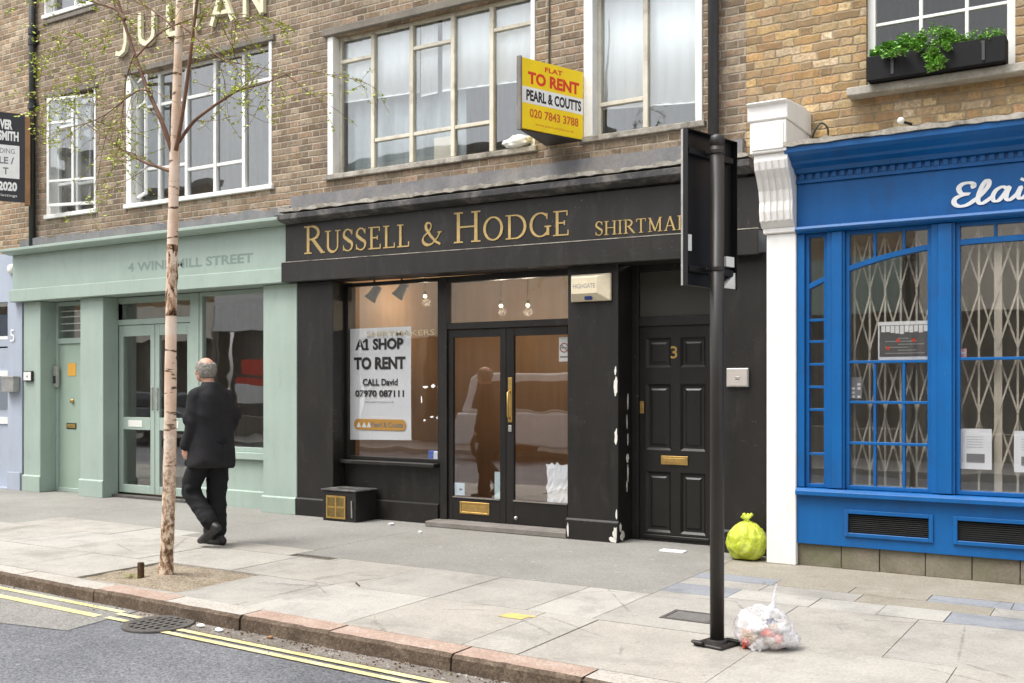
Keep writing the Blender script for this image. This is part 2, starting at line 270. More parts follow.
M['trousers'] = paint('black_wool', (0.0125, 0.0125, 0.0145), 0.82, 0.25, 3, 0.3, spec=0.25, obj=True)
M['shoe'] = paint('worn_black_leather', (0.018, 0.017, 0.017), 0.5, 0.2, 10, 0.05, obj=True)
M['skin'] = paint('skin', (0.55, 0.31, 0.22), 0.5, 0.12, 14, 0.05, streak=False, obj=True)
M['hair'] = paint('grey_hair', (0.24, 0.225, 0.20), 0.7, 0.45, 40, 0.5, streak=False, obj=True)
M['shirt'] = flat('white_shirt', (0.62, 0.63, 0.66), 0.8)
M['car_white'] = flat('white_car_paint', (0.80, 0.80, 0.80), 0.2)
M['car_blue'] = flat('blue_grey_car_paint', (0.10, 0.115, 0.13), 0.2)
M['car_glass'] = flat('dark_car_glass', (0.02, 0.022, 0.025), 0.06)
M['tyre'] = flat('tyre_rubber', (0.02, 0.02, 0.02), 0.8)
M['bulb'] = emit('warm_lamp', (1.0, 0.78, 0.45), 5.0)
M['stucco_cream'] = paint('cream_stucco', (0.78, 0.72, 0.60), 0.8, 0.06, 1.2, 0.05)
M['roof'] = flat('slate_roof', (0.10, 0.10, 0.11), 0.7)
# birch bark
k = N('birch_bark'); p = k.pos()
sp = k.n('ShaderNodeSeparateXYZ'); k.l(p, sp.inputs[0])
len1 = k.ramp(k.noise(k.mapped(p, (9, 9, 30)), 1.0, 3, 0.5), [(0.60, 0.0), (0.66, 1.0)])
rough_mask = k.ramp(k.math('ADD', k.math('MULTIPLY', sp.outputs[2], -0.62), k.math('MULTIPLY_ADD', k.noise(p, 5, 4), 0.7, 0.68)), [(0.2, 0.0), (0.75, 1.0)])
base = k.ramp(k.noise(k.mapped(p, (4, 4, 2.2)), 1.5, 5, 0.6), [(0.35, (0.66, 0.46, 0.33)), (0.5, (0.76, 0.58, 0.45)), (0.65, (0.82, 0.70, 0.59))])
cc = k.mix(len1, base, (0.13, 0.075, 0.045, 1))
scab = k.ramp(k.noise(k.mapped(p, (26, 26, 18)), 1.0, 6, 0.7), [(0.40, (0.10, 0.06, 0.035)), (0.49, (0.40, 0.25, 0.15)), (0.56, (0.70, 0.58, 0.46))])
cc = k.mix(rough_mask, cc, scab)
k.bsdf(cc, 0.75, 0, k.bump(k.noise(k.mapped(p, (30, 30, 26)), 1.0, 5, 0.7), 0.6, 0.006), 0.3); M['bark'] = k.m
M['bark_wound'] = mottled('dark_bark_wound', (0.04, 0.022, 0.012), (0.13, 0.075, 0.04), scale=30, rough=0.9, fine=80, bump=0.8)
M['twig'] = paint('red_brown_twig', (0.17, 0.085, 0.05), 0.6, 0.35, 10, 0.1, streak=False)

# ------------------------------------------------------------------ mesh helpers
def wloc(o):
    v = Vector((0, 0, 0))
    while o is not None: v += o.location; o = o.parent
    return v
class MB:
    def __init__(s): s.v = []; s.f = []; s.m = []; s.cur = 0
    def add(s, vs, fs):
        b = len(s.v); s.v += [tuple(v) for v in vs]; s.f += [tuple(i + b for i in f) for f in fs]; s.m += [s.cur] * len(fs); return s
    def box(s, x0, x1, y0, y1, z0, z1):
        x0, x1 = min(x0, x1), max(x0, x1); y0, y1 = min(y0, y1), max(y0, y1); z0, z1 = min(z0, z1), max(z0, z1)
        return s.add([(x0, y0, z0), (x1, y0, z0), (x1, y1, z0), (x0, y1, z0), (x0, y0, z1), (x1, y0, z1), (x1, y1, z1), (x0, y1, z1)],
                     [(0, 3, 2, 1), (4, 5, 6, 7), (0, 1, 5, 4), (1, 2, 6, 5), (2, 3, 7, 6), (3, 0, 4, 7)])
    def quad(s, a, b, c, d): return s.add([a, b, c, d], [(0, 1, 2, 3)])
    def prism(s, poly, axis, a0, a1):
        # poly: list of 2-D points in the plane across the axis; x: (y,z)  y: (x,z)  z: (x,y)
        put = {'x': lambda p, a: (a, p[0], p[1]), 'y': lambda p, a: (p[0], a, p[1]), 'z': lambda p, a: (p[0], p[1], a)}[axis]
        n = len(poly); vs = [put(p, a0) for p in poly] + [put(p, a1) for p in poly]
        fs = [tuple(range(n)), tuple(range(2 * n - 1, n - 1, -1))] + [(i, i + n, (i + 1) % n + n, (i + 1) % n) for i in range(n)]
        return s.add(vs, fs)
    def tube(s, pts, rad, n=8, caps=True):
        pts = [Vector(p) for p in pts]
        if not isinstance(rad, (list, tuple)): rad = [rad] * len(pts)
        vs = []; fs = []; up = None
        for i, p in enumerate(pts):
            t = (pts[min(i + 1, len(pts) - 1)] - pts[max(i - 1, 0)]).normalized()
            if up is None:
                up = Vector((0, 0, 1)) if abs(t.z) < 0.9 else Vector((1, 0, 0))
            u = (up - t * up.dot(t)).normalized(); w = t.cross(u); up = u
            for j in range(n):
                a = 2 * PI * j / n; vs.append(p + (u * math.cos(a) + w * math.sin(a)) * rad[i])
        for i in range(len(pts) - 1):
            for j in range(n): fs.append((i * n + j, i * n + (j + 1) % n, (i + 1) * n + (j + 1) % n, (i + 1) * n + j))
        if caps: fs.append(tuple(range(n - 1, -1, -1))); fs.append(tuple(range((len(pts) - 1) * n, len(pts) * n)))
        return s.add(vs, fs)
    def lathe(s, prof, c=(0, 0, 0), n=20, axis='z'):
        vs = []; fs = []
        for r, z in prof:
            for j in range(n):
                a = 2 * PI * j / n; q = (r * math.cos(a), r * math.sin(a), z)
                if axis == 'y': q = (q[0], q[2], q[1])
                if axis == 'x': q = (q[2], q[0], q[1])
                vs.append((q[0] + c[0], q[1] + c[1], q[2] + c[2]))
        m = len(prof)
        for i in range(m - 1):
            for j in range(n): fs.append((i * n + j, i * n + (j + 1) % n, (i + 1) * n + (j + 1) % n, (i + 1) * n + j))
        fs.append(tuple(range(n - 1, -1, -1))); fs.append(tuple(range((m - 1) * n, m * n)))
        return s.add(vs, fs)
    def ball(s, c, r, n=12, m=8):
        if not isinstance(r, (list, tuple)): r = (r, r, r)
        vs = [(c[0], c[1], c[2] - r[2])]; fs = []
        for i in range(1, m):
            a = PI * i / m - PI / 2
            for j in range(n):
                b = 2 * PI * j / n; vs.append((c[0] + r[0] * math.cos(a) * math.cos(b), c[1] + r[1] * math.cos(a) * math.sin(b), c[2] + r[2] * math.sin(a)))
        vs.append((c[0], c[1], c[2] + r[2])); L = len(vs) - 1
        for j in range(n): fs.append((0, 1 + (j + 1) % n, 1 + j)); fs.append((L, L - n + j, L - n + (j + 1) % n))
        for i in range(m - 2):
            for j in range(n): a = 1 + i * n; fs.append((a + j, a + (j + 1) % n, a + n + (j + 1) % n, a + n + j))
        return s.add(vs, fs)
    def capsule(s, a, b, ra, rb, n=12):
        a = Vector(a); b = Vector(b); t = (b - a).normalized(); pts = []; rr = []
        for q in (-1, -0.85, -0.5): pts.append(a + t * ra * q); rr.append(ra * math.sqrt(max(0.001, 1 - q * q)))
        pts.append(a); rr.append(ra); pts.append(b); rr.append(rb)
        for q in (0.5, 0.85, 1): pts.append(b + t * rb * q); rr.append(rb * math.sqrt(max(0.001, 1 - q * q)))
        return s.tube(pts, rr, n)
    def build(s, name, mat, parent=None, bevel=0.0, smooth=False, world=True, shear=None, seg=1):
        off = wloc(parent) if (parent is not None and world) else Vector((0, 0, 0))
        me = bpy.data.meshes.new(name)
        vs = s.v
        if shear: vs = [(v[0], v[1], v[2] + shear[0] * (v[0] - shear[1])) for v in vs]
        me.from_pydata([(v[0] - off.x, v[1] - off.y, v[2] - off.z) for v in vs], [], s.f)
        for m in (mat if isinstance(mat, (list, tuple)) else [mat]): me.materials.append(m)
        if any(s.m):
            for pl, mi in zip(me.polygons, s.m): pl.material_index = mi
        if smooth:
            for pl in me.polygons: pl.use_smooth = True
        bm = bmesh.new(); bm.from_mesh(me); bmesh.ops.recalc_face_normals(bm, faces=bm.faces); bm.to_mesh(me); bm.free()
        o = bpy.data.objects.new(name, me); COL.objects.link(o)
        if parent is not None: o.parent = parent
        if bevel:
            b = o.modifiers.new('bevel', 'BEVEL'); b.width = bevel; b.segments = seg; b.limit_method = 'ANGLE'; b.angle_limit = math.radians(40)
        return o
def tag(o, label=None, cat=None, group=None, kind=None):
    if label: o['label'] = label
    if cat: o['category'] = cat
    if group: o['group'] = group
    if kind: o['kind'] = kind
    return o
def thing(name, label, cat, loc=(0, 0, 0), group=None, rz=0.0):
    o = bpy.data.objects.new(name, None); COL.objects.link(o); o.location = loc; o.rotation_euler = (0, 0, rz); o.empty_display_size = 0.1
    return tag(o, label, cat, group)
def struct(name, mb, mat, **kw):
    o = mb.build(name, mat, None, **kw); o['kind'] = 'structure'; return o
def bx(name, mat, parent, *b, bevel=0.003, **kw): return MB().box(*b).build(name, mat, parent, bevel, **kw)
def wall_holes(mb, x0, x1, z0, z1, yf, yb, holes):
    xs = sorted({x0, x1, *[h[0] for h in holes], *[h[1] for h in holes]}); zs = sorted({z0, z1, *[h[2] for h in holes], *[h[3] for h in holes]})
    inh = lambda x, z: any(h[0] < x < h[1] and h[2] < z < h[3] for h in holes)
    for i in range(len(xs) - 1):
        for j in range(len(zs) - 1):
            a, b, c, d = xs[i], xs[i + 1], zs[j], zs[j + 1]
            if not inh((a + b) / 2, (c + d) / 2):
                mb.quad((a, yf, c), (b, yf, c), (b, yf, d), (a, yf, d)); mb.quad((a, yb, c), (a, yb, d), (b, yb, d), (b, yb, c))
    for h in holes + [(x0, x1, z0, z1)]:
        a, b, c, d = h
        mb.quad((a, yf, c), (a, yb, c), (a, yb, d), (a, yf, d)); mb.quad((b, yf, c), (b, yf, d), (b, yb, d), (b, yb, c))
        mb.quad((a, yf, c), (b, yf, c), (b, yb, c), (a, yb, c)); mb.quad((a, yf, d), (a, yb, d), (b, yb, d), (b, yf, d))
    return mb
def frame_mb(x0, x1, z0, z1, y0, y1, w, mb=None):
    mb = mb or MB(); mb.box(x0, x0 + w, y0, y1, z0, z1); mb.box(x1 - w, x1, y0, y1, z0, z1)
    mb.box(x0 + w, x1 - w, y0, y1, z0, z0 + w); mb.box(x0 + w, x1 - w, y0, y1, z1 - w, z1); return mb
# text: built-in sans-serif fitted to a box, in the plane facing -Y (or turned by a matrix)
def text_geo(body, bold=0.0, res=3):
    cu = bpy.data.curves.new('t', 'FONT'); cu.body = body; cu.offset = bold; cu.resolution_u = res; cu.extrude = 0.0
    o = bpy.data.objects.new('t', cu); COL.objects.link(o)
    dg = bpy.context.evaluated_depsgraph_get(); me = o.evaluated_get(dg).to_mesh()
    vs = [v.co.copy() for v in me.vertices]; fs = [tuple(p.vertices) for p in me.polygons]
    bpy.data.objects.remove(o); bpy.data.curves.remove(cu); return vs, fs
def text_into(mb, body, x0, x1, z0, z1, y=0.0, bold=0.0, th=0.0015):
    vs, fs = text_geo(body, bold)
    ax, bx_ = min(v.x for v in vs), max(v.x for v in vs); az, bz = min(v.y for v in vs), max(v.y for v in vs)
    sx = (x1 - x0) / (bx_ - ax); sz = (z1 - z0) / (bz - az)
    mb.add([(x0 + (v.x - ax) * sx, y, z0 + (v.y - az) * sz) for v in vs], [tuple(reversed(f)) for f in fs]); return mb
def ribbon(mb, pts, ws, y, th=0.004, flat_axis=True):
    # a pen stroke with varying width in the XZ plane, extruded th towards -Y
    n = len(pts); L = []; R = []
    for i in range(n):
        a = pts[max(i - 1, 0)]; b = pts[min(i + 1, n - 1)]; dx, dz = b[0] - a[0], b[1] - a[1]; q = math.hypot(dx, dz) or 1
        w = ws[i] if isinstance(ws, (list, tuple)) else ws; nx, nz = -dz / q * w / 2, dx / q * w / 2
        L.append((pts[i][0] + nx, pts[i][1] + nz)); R.append((pts[i][0] - nx, pts[i][1] - nz))
    for i in range(n - 1):
        poly = [L[i], L[i + 1], R[i + 1], R[i]]
        mb.add([(p[0], y - th - i * 4e-5, p[1]) for p in poly] + [(p[0], y, p[1]) for p in poly], [(0, 1, 2, 3), (0, 4, 5, 1), (2, 6, 7, 3), (1, 5, 6, 2), (3, 7, 4, 0)])
def arc(cx, cz, rx, rz, a0, a1, n=14): return [(cx + rx * math.cos(math.radians(a0 + (a1 - a0) * i / n)), cz + rz * math.sin(math.radians(a0 + (a1 - a0) * i / n))) for i in range(n + 1)]
def smoothpath(pts, n=6):
    out = []
    for i in range(len(pts) - 1):
        p0 = pts[max(i - 1, 0)]; p1 = pts[i]; p2 = pts[i + 1]; p3 = pts[min(i + 2, len(pts) - 1)]
        for j in range(n):
            t = j / n
            out.append(tuple(0.5 * (2 * p1[d] + (p2[d] - p0[d]) * t + (2 * p0[d] - 5 * p1[d] + 4 * p2[d] - p3[d]) * t * t + (3 * p1[d] - p0[d] - 3 * p2[d] + p3[d]) * t ** 3) for d in range(len(p1))))
    out.append(tuple(pts[-1])); return out
T, t_ = 0.115, 0.05
def aw(cx, cz, rx, rz, a0, a1, n=16, thick=T, thin=t_):
    pts = arc(cx, cz, rx, rz, a0, a1, n); ws = [thin + (thick - thin) * abs(math.cos(math.radians(a0 + (a1 - a0) * i / n))) for i in range(n + 1)]; return pts, ws
def serif(x, z, w=0.30): return ([(x - w / 2, z), (x + w / 2, z)], 0.045)
def st(a, b, w): return ([a, b], w)
GLY = {
 'R': (0.80, [st((.17, 0), (.17, 1), T), aw(.30, .745, .29, .235, 90, -90), st((.17, .98), (.31, .98), t_), st((.17, .51), (.31, .51), t_), st((.36, .51), (.74, .02), T), serif(.17, .02), serif(.12, .98, .22), serif(.76, .02, .16)]),
 'U': (0.84, [([(.17, 1)] + arc(.42, .30, .25, .29, 180, 360, 12) + [(.67, 1)], [T] * 7 + [0.09] * 2 + [0.07] * 6), serif(.17, .98), serif(.67, .98, .26)]),
 'S': (0.60, [([(.50, .80)] + arc(.29, .75, .19, .24, 20, 200, 10)[0:] + [(.20, .58), (.38, .44)] + arc(.29, .25, .22, .24, 40, -165, 12), [.05] * 3 + [.06, .06, .06, .07, .08, .09, .11, .12, .13, .135, .135, .13, .12, .11, .09, .08, .07, .06, .06, .055, .05, .05, .05, .05, .05, .05][:24]), st((.50, .74), (.50, .97), .045), st((.075, .03), (.075, .27), .045)]),
 'E': (0.66, [st((.17, 0), (.17, 1), T), st((.17, .975), (.56, .975), t_), st((.17, .51), (.46, .51), t_), st((.17, .025), (.60, .025), t_), serif(.12, .98, .2), serif(.12, .02, .2), st((.55, .80), (.55, .99), .05), st((.45, .42), (.45, .60), .05), st((.59, .01), (.59, .22), .05)]),
 'L': (0.62, [st((.17, 0), (.17, 1), T), st((.17, .025), (.56, .025), t_), serif(.17, .98), serif(.12, .02, .2), st((.555, .01), (.555, .23), .05)]),
 'H': (0.92, [st((.17, 0), (.17, 1), T), st((.75, 0), (.75, 1), T), st((.17, .51), (.75, .51), t_), serif(.17, .98), serif(.17, .02), serif(.75, .98), serif(.75, .02)]),
 'O': (0.92, [aw(.46, .5, .36, .475, 0, 360, 32)]),
 'D': (0.90, [st((.17, 0), (.17, 1), T), st((.12, .975), (.40, .975), t_), st((.12, .025), (.40, .025), t_), aw(.40, .5, .40, .475, 90, -90, 20), serif(.11, .98, .2), serif(.11, .02, .2)]),
 'G': (0.90, [aw(.46, .5, .37, .475, 50, 320, 26), st((.76, .06), (.76, .42), T), serif(.76, .42, .26), st((.72, .72), (.72, .95), .05)]),
 'I': (0.36, [st((.18, 0), (.18, 1), T), serif(.18, .98), serif(.18, .02)]),
 'T': (0.76, [st((.38, 0), (.38, 1), T), st((.06, .975), (.70, .975), t_), serif(.38, .02), st((.07, .78), (.07, .99), .05), st((.69, .78), (.69, .99), .05)]),
 'M': (1.06, [st((.19, 0), (.19, 1), .065), st((.17, 1), (.53, .08), T), st((.53, .04), (.86, .98), .065), st((.87, 0), (.87, 1), T), serif(.19, .02, .26), serif(.87, .02), serif(.14, .98, .2), serif(.91, .98, .2)]),
 'A': (0.86, [st((.14, 0), (.43, 1), .065), st((.43, 1), (.73, 0), T), st((.24, .34), (.63, .34), .05), serif(.14, .02, .24), serif(.73, .02, .26)]),
 'K': (0.84, [st((.17, 0), (.17, 1), T), st((.22, .44), (.68, .97), .065), st((.36, .57), (.72, .02), T), serif(.17, .98), serif(.17, .02), serif(.68, .98, .22), serif(.74, .02, .22)]),
 '&': (0.96, [([(.86, .52), (.74, .30), (.52, .06)] + arc(.34, .24, .25, .23, -60, -200, 10) + [(.14, .40), (.40, .62), (.47, .78)] + arc(.35, .84, .12, .13, -10, 180, 8) + [(.25, .72), (.42, .44), (.66, .14), (.88, .02)], [.05, .05, .06, .07, .08, .10, .11, .12, .125, .12, .11, .10, .08, .06, .055, .055, .055, .06, .06, .065, .07, .08, .09, .10, .12, .13, .13, .11, .09]), st((.76, .54), (.94, .54), .045)]),
}
def serif_text(mb, s, x0, x1, z0, h, y, big=(), bigscale=1.36, th=0.006, sp=0.05):
    adv = [GLY[c][0] * (bigscale if i in big else 1) + sp if c != ' ' else 0.45 for i, c in enumerate(s)]
    sx = (x1 - x0) / sum(adv); x = x0; q = 0
    for i, c in enumerate(s):
        if c != ' ':
            kk = bigscale if i in big else 1.0; kx = sx * kk; kz = h * kk
            for pts, ws in GLY[c][1]:
                q += 1
                P = [(x + p[0] * kx, z0 + p[1] * kz) for p in pts]
                if len(P) > 2 and isinstance(ws, list):
                    W_ = [w * (kx + kz) / 2 for w in (ws + [ws[-1]] * len(P))[:len(P)]]
                else: W_ = (ws if not isinstance(ws, list) else ws[0]) * (kx + kz) / 2
                ribbon(mb, P, W_, y, th + 0.0002 * (q % 7))
        x += adv[i] * sx
    return mb
def remeshed(mb, name, mat, parent, voxel, smooth_it=6, world=False, folds=0.0, fscale=(9, 9, 5)):
    # fuse the pieces into one continuous skin
    tmp = mb.build('tmp', mat, None, world=False)
    r = tmp.modifiers.new('r', 'REMESH'); r.mode = 'VOXEL'; r.voxel_size = voxel; r.use_smooth_shade = True
    s = tmp.modifiers.new('s', 'SMOOTH'); s.iterations = smooth_it; s.factor = 0.5
    dg = bpy.context.evaluated_depsgraph_get(); me = bpy.data.meshes.new_from_object(tmp.evaluated_get(dg))
    bpy.data.objects.remove(tmp)
    if folds:
        nn = [v.normal.copy() for v in me.vertices]
        for v, q in zip(me.vertices, nn):
            a = v.co; f = 1 - abs(noise.noise(Vector((a.x * fscale[0] + a.z * 4, a.y * fscale[1], a.z * fscale[2])))) * 2
            v.co = a + q * folds * f
    for p in me.polygons: p.use_smooth = True
    if not me.materials: me.materials.append(mat)
    o = bpy.data.objects.new(name, me); COL.objects.link(o); o.parent = parent; return o

# ================================================================== SETTING
def yk(x): return -4.035 - 0.0408 * (x + 7.908)          # kerb face line
RZ = -0.10
g = MB(); g.box(-600, 600, -600, 600, -0.5, -0.16); struct('ground', g, M['asphalt_old'])
X0, X1 = -45.0, 14.0
r = MB(); r.add([(X0, yk(X0), RZ), (X1, yk(X1), RZ), (X1, -10.7, RZ), (X0, -10.7, RZ)], [(0, 1, 2, 3)]); struct('road', r, M['asphalt'])
r = MB(); r.add([(X0, yk(X0), RZ + .004), (-6.12, yk(-6.12), RZ + .004), (-6.02, -4.75, RZ + .004), (-7.2, -4.95, RZ + .004), (X0, -5.0, RZ + .004)], [(0, 1, 2, 3, 4)]); struct('old_road_surface', r, M['asphalt_old'])
r = MB(); r.add([(-6.10, yk(-6.10), RZ + .004), (X1, yk(X1), RZ + .004), (X1, yk(X1) - .19, RZ + .004), (-6.05, yk(-6.05) - .17, RZ + .004)], [(0, 1, 2, 3)]); struct('gutter', r, M['gutter'])
ym = MB()
def line(xa, xb, o0, o1, n=1):
    z = RZ + .008
    for i in range(n):
        a = xa + (xb - xa) * i / n; b = xa + (xb - xa) * (i + 1) / n
        ym.quad((a, yk(a) - o0, z), (b, yk(b) - o0, z), (b, yk(b) - o1, z), (a, yk(a) - o1, z))
line(X0, -6.16, .07, .125); line(X0, -6.20, .24, .31); line(-6.16, -5.88, .12, .17); line(-6.12, -5.90, .235, .285)
line(-5.52, X1, .192, .243); line(-5.45, X1, .288, .337)
struct('road_markings', ym, M['yellow_paint'])
# kerb stones
kt = MB(); rr = random.Random(3); x = -24.0
while x < 8:
    L = rr.uniform(.75, 1.15); a, b = x + .006, x + L - .006
    kt.cur = 0 if rr.random() < (0.15 if x < -7.2 else .72) else 1
    dz = rr.uniform(-.006, .003); dy = rr.uniform(-.006, .006)
    n = 12
    vs = []
    for i in range(n + 1):
        xx = a + (b - a) * i / n
        j = rr.uniform(-.009, .009)
        vs += [(xx, yk(xx) + .20, dz), (xx, yk(xx) + .022 + dy + j, dz), (xx, yk(xx) + dy + j, dz - .02), (xx, yk(xx) - .008 + dy + j * .5, RZ - .02)]
    top = []; face = []
    for i in range(n):
        q = i * 4; top += [(q, q + 4, q + 5, q + 1)]; face += [(q + 1, q + 5, q + 6, q + 2), (q + 2, q + 6, q + 7, q + 3)]
    base = len(kt.v); kt.v += vs; kt.f += [tuple(i + base for i in f) for f in top]; kt.m += [kt.cur] * len(top)
    kt.f += [tuple(i + base for i in f) for f in face]; kt.m += [2] * len(face)
    kt.f += [(base, base + 1, base + 2, base + 3), (base + n * 4, base + n * 4 + 3, base + n * 4 + 2, base + n * 4 + 1)]; kt.m += [2, 2]
    x += L
kt.cur = 2
for i in range(40):
    a = -24 + 32 * i / 40; b = a + .8; kt.add([(a, yk(a) + .2, -.010), (b, yk(b) + .2, -.010), (b, yk(b) + .016, -.016), (a, yk(a) + .016, -.016), (a, yk(a) + .012, RZ), (b, yk(b) + .012, RZ)], [(0, 1, 2, 3), (3, 2, 5, 4)])
struct('kerb', kt, [M['kerb_top'], M['kerb_grey'], M['kerb_face']])
# pavement: joint bed, slabs one by one, the grey strip along the shops
PIT = (-7.19, -6.02, -3.85, -3.0)
pv = MB(); pm = [M['joint'], M['slab_a'], M['slab_b'], M['slab_c'], M['slab_d'], M['slab_slate'], M['strip'], M['strip_warm']]
def sheet(x0, x1, y0, y1, z, mi):
    pv.cur = mi; pv.box(x0, x1, y0, y1, -0.10 if z < 0 else -0.03, z)
pv.cur = 0
for a, b, c, d in [(X0, PIT[0], -4.0, .5), (PIT[1], X1, -4.6, .5), (PIT[0], PIT[1], PIT[3], .5), (PIT[0], PIT[1], -4.1, PIT[2])]:
    n = 12 if b - a > 6 else 1
    for i in range(n):
        xa = a + (b - a) * i / n; xb = a + (b - a) * (i + 1) / n
        yy = max(c, -9); pv.quad((xa, max(c, yk(xa) + .01), -.016), (xb, max(c, yk(xb) + .01), -.016), (xb, d, -.016), (xa, d, -.016))
def sub(rect, hole):
    a, b, c, d = rect; e, f, g_, h = hole
    if b <= e or a >= f or d <= g_ or c >= h: return [rect]
    out = []
    if a < e: out.append((a, e, c, d))
    if b > f: out.append((f, b, c, d))
    a2, b2 = max(a, e), min(b, f)
    if c < g_: out.append((a2, b2, c, g_))
    if d > h: out.append((a2, b2, h, d))
    return out
rr = random.Random(11)
def lay(x0, x1, y0, y1, mats, wmin=.75, wmax=1.1, ksk=False):
    x = x0
    while x < x1 - .01:
        L = rr.uniform(wmin, wmax); b = min(x + L, x1)
        if x1 - b < .25: b = x1
        mi = rr.choice(mats); z = rr.uniform(-.0015, .0015)
        for (p, q, s_, t) in sub((x, b, y0, y1), PIT):
            if q - p < .02 or t - s_ < .02: continue
            gp = .003; pv.cur = mi
            A = (p + gp, s_ + gp); B = (q - gp, s_ + gp); C = (q - gp, t - gp); D = (p + gp, t - gp)
            if ksk: A = (A[0], yk(A[0]) + .205); B = (B[0], yk(B[0]) + .205)
            zz = [z + rr.uniform(-.001, .001) for _ in range(4)]
            pv.add([(*A, zz[0]), (*B, zz[1]), (*C, zz[2]), (*D, zz[3]), (*A, -.02), (*B, -.02), (*C, -.02), (*D, -.02)], [(0, 1, 2, 3), (0, 4, 5, 1), (1, 5, 6, 2), (2, 6, 7, 3), (3, 7, 4, 0)])
        x = b
lay(-24, -7.19, -3.02, -2.20, [1, 1, 2, 4]); lay(-7.19, -6.02, -3.0, -2.20, [1, 2]); lay(-6.02, -3.05, -3.02, -2.08, [1, 2, 4, 1, 3]); lay(-3.05, 8, -3.02, -1.93, [2, 3, 2])
lay(-24, -7.19, -4.0, -3.02, [1, 1, 2, 4], ksk=True); lay(-6.02, -3.0, -4.0, -3.02, [1, 2, 1, 4, 3], ksk=True); lay(-3.0, 8, -4.0, -3.02, [2, 3, 2, 1], ksk=True)
lay(-7.19, -6.02, -4.2, -3.85, [1, 2], ksk=True)
lay(-10.6, -8.3, -2.20, -1.58, [1, 2, 4]); lay(-8.3, -6.5, -2.20, -1.85, [1, 2]); 
def strip(x0, x1, y0, y1, mi):
    gp = .003; pv.cur = mi; pv.box(x0 + gp, x1 - gp, y0 + gp, y1 - gp, -.012, 0.0)
strip(-24, -17, -2.20, .3, 6); strip(-17, -10.6, -2.20, .3, 6); strip(-10.6, -8.3, -1.58, .3, 6); strip(-8.3, -6.5, -1.85, .3, 6); strip(-6.5, -3.05, -2.08, .3, 6)
strip(-3.05, 8, -1.05, .3, 7)
lay(-3.05, 8, -1.30, -1.05, [5, 7, 5, 7, 7], .45, .75); lay(-3.05, 8, -1.58, -1.30, [7, 7, 3], .6, .9); lay(-3.05, 8, -1.93, -1.58, [5, 4, 5, 3, 5], .35, .65)
struct('pavement', pv, pm)
so_ = MB(); rr = random.Random(4); n = 16
vs = []; fs = []
for i in range(n + 1):
    for j in range(n + 1):
        xx = PIT[0] + (PIT[1] - PIT[0]) * i / n; yy = PIT[2] + (PIT[3] - PIT[2]) * j / n
        dd = math.hypot(xx + 6.6, yy + 3.45); vs.append((xx, yy, -.014 + .035 * math.exp(-(dd / .22) ** 2) + rr.uniform(-.006, .006)))
for i in range(n):
    for j in range(n): a = i * (n + 1) + j; fs.append((a, a + n + 1, a + n + 2, a + 1))
so_.add(vs, fs); struct('soil', so_, M['soil'], smooth=True)
pmk = MB(); pmk.box(-3.60, -3.42, -3.29, -3.20, .003, .0045); pmk.box(-3.58, -3.38, -3.20, -3.16, .003, .0045)
struct('pavement_paint_mark', pmk, paint('faded_yellow_spray', (0.52, 0.40, 0.14), .8, .2, 12, .05))
# far side of the street (seen only as reflections in the glass)
r = MB(); r.box(X0, X1, -13.6, -10.7, -.3, 0.02); struct('far_pavement', r, M['slab_c'])

# ================================================================== BUILDINGS
BY = 0.10                                            # brick face
def room(parent, x0, x1, y0, y1, z0, z1, wall, floor=None, ceil=None, name='room'):
    m = MB()
    m.quad((x0, y1, z0), (x1, y1, z0), (x1, y1, z1), (x0, y1, z1)); m.quad((x0, y0, z0), (x0, y1, z0), (x0, y1, z1), (x0, y0, z1)); m.quad((x1, y0, z0), (x1, y0, z1), (x1, y1, z1), (x1, y1, z0))
    m.cur = 1; m.quad((x0, y0, z0), (x1, y0, z0), (x1, y1, z0), (x0, y1, z0)); m.cur = 2; m.quad((x0, y0, z1), (x0, y1, z1), (x1, y1, z1), (x1, y0, z1))
    return m.build(name, [wall, floor or wall, ceil or wall], parent)
def casement(parent, x0, x1, z0, z1, ys, cols, bars, fmat, jl=.07, jr=.04, fw=.035, jmat=None, sill=True, smat=None):
    """steel window: cols = x of every upright, bars = per column list of z"""
    jmat = jmat or M['white_frame']
    fx0, fx1, fz0, fz1 = x0 + jl, x1 - jr, z0 + .03, z1
    w = MB(); frame_mb(fx0, fx1, fz0, fz1, ys, ys + .05, fw, w)
    us = [fx0] + cols + [fx1]
    for c in cols: w.box(c - .026, c + .026, ys - .012, ys + .045, fz0 + fw, fz1 - fw)
    for i, bs in enumerate(bars):
        for z in bs: w.box(us[i] + .026, us[i + 1] - .026, ys - .006, ys + .042, z - .02, z + .02)
    win = w.build('window', fmat, parent, .004)
    MB().box(fx0 + .01, fx1 - .01, ys + .022, ys + .026, fz0 + .01, fz1 - .01).build('pane', M['glass_old'], win)
    MB().box(x0, fx0, BY - .012, ys + .05, z0, z1).build('jamb', jmat, win, .005); MB().box(fx1, x1, BY - .012, ys + .05, z0, z1).build('jamb', jmat, win, .005)
    if sill: MB().box(x0 - .03, x1 + .03, BY - .04, ys + .055, z0 - .03, z0 + .028).build('sill', smat or jmat, win, .006)
    return win

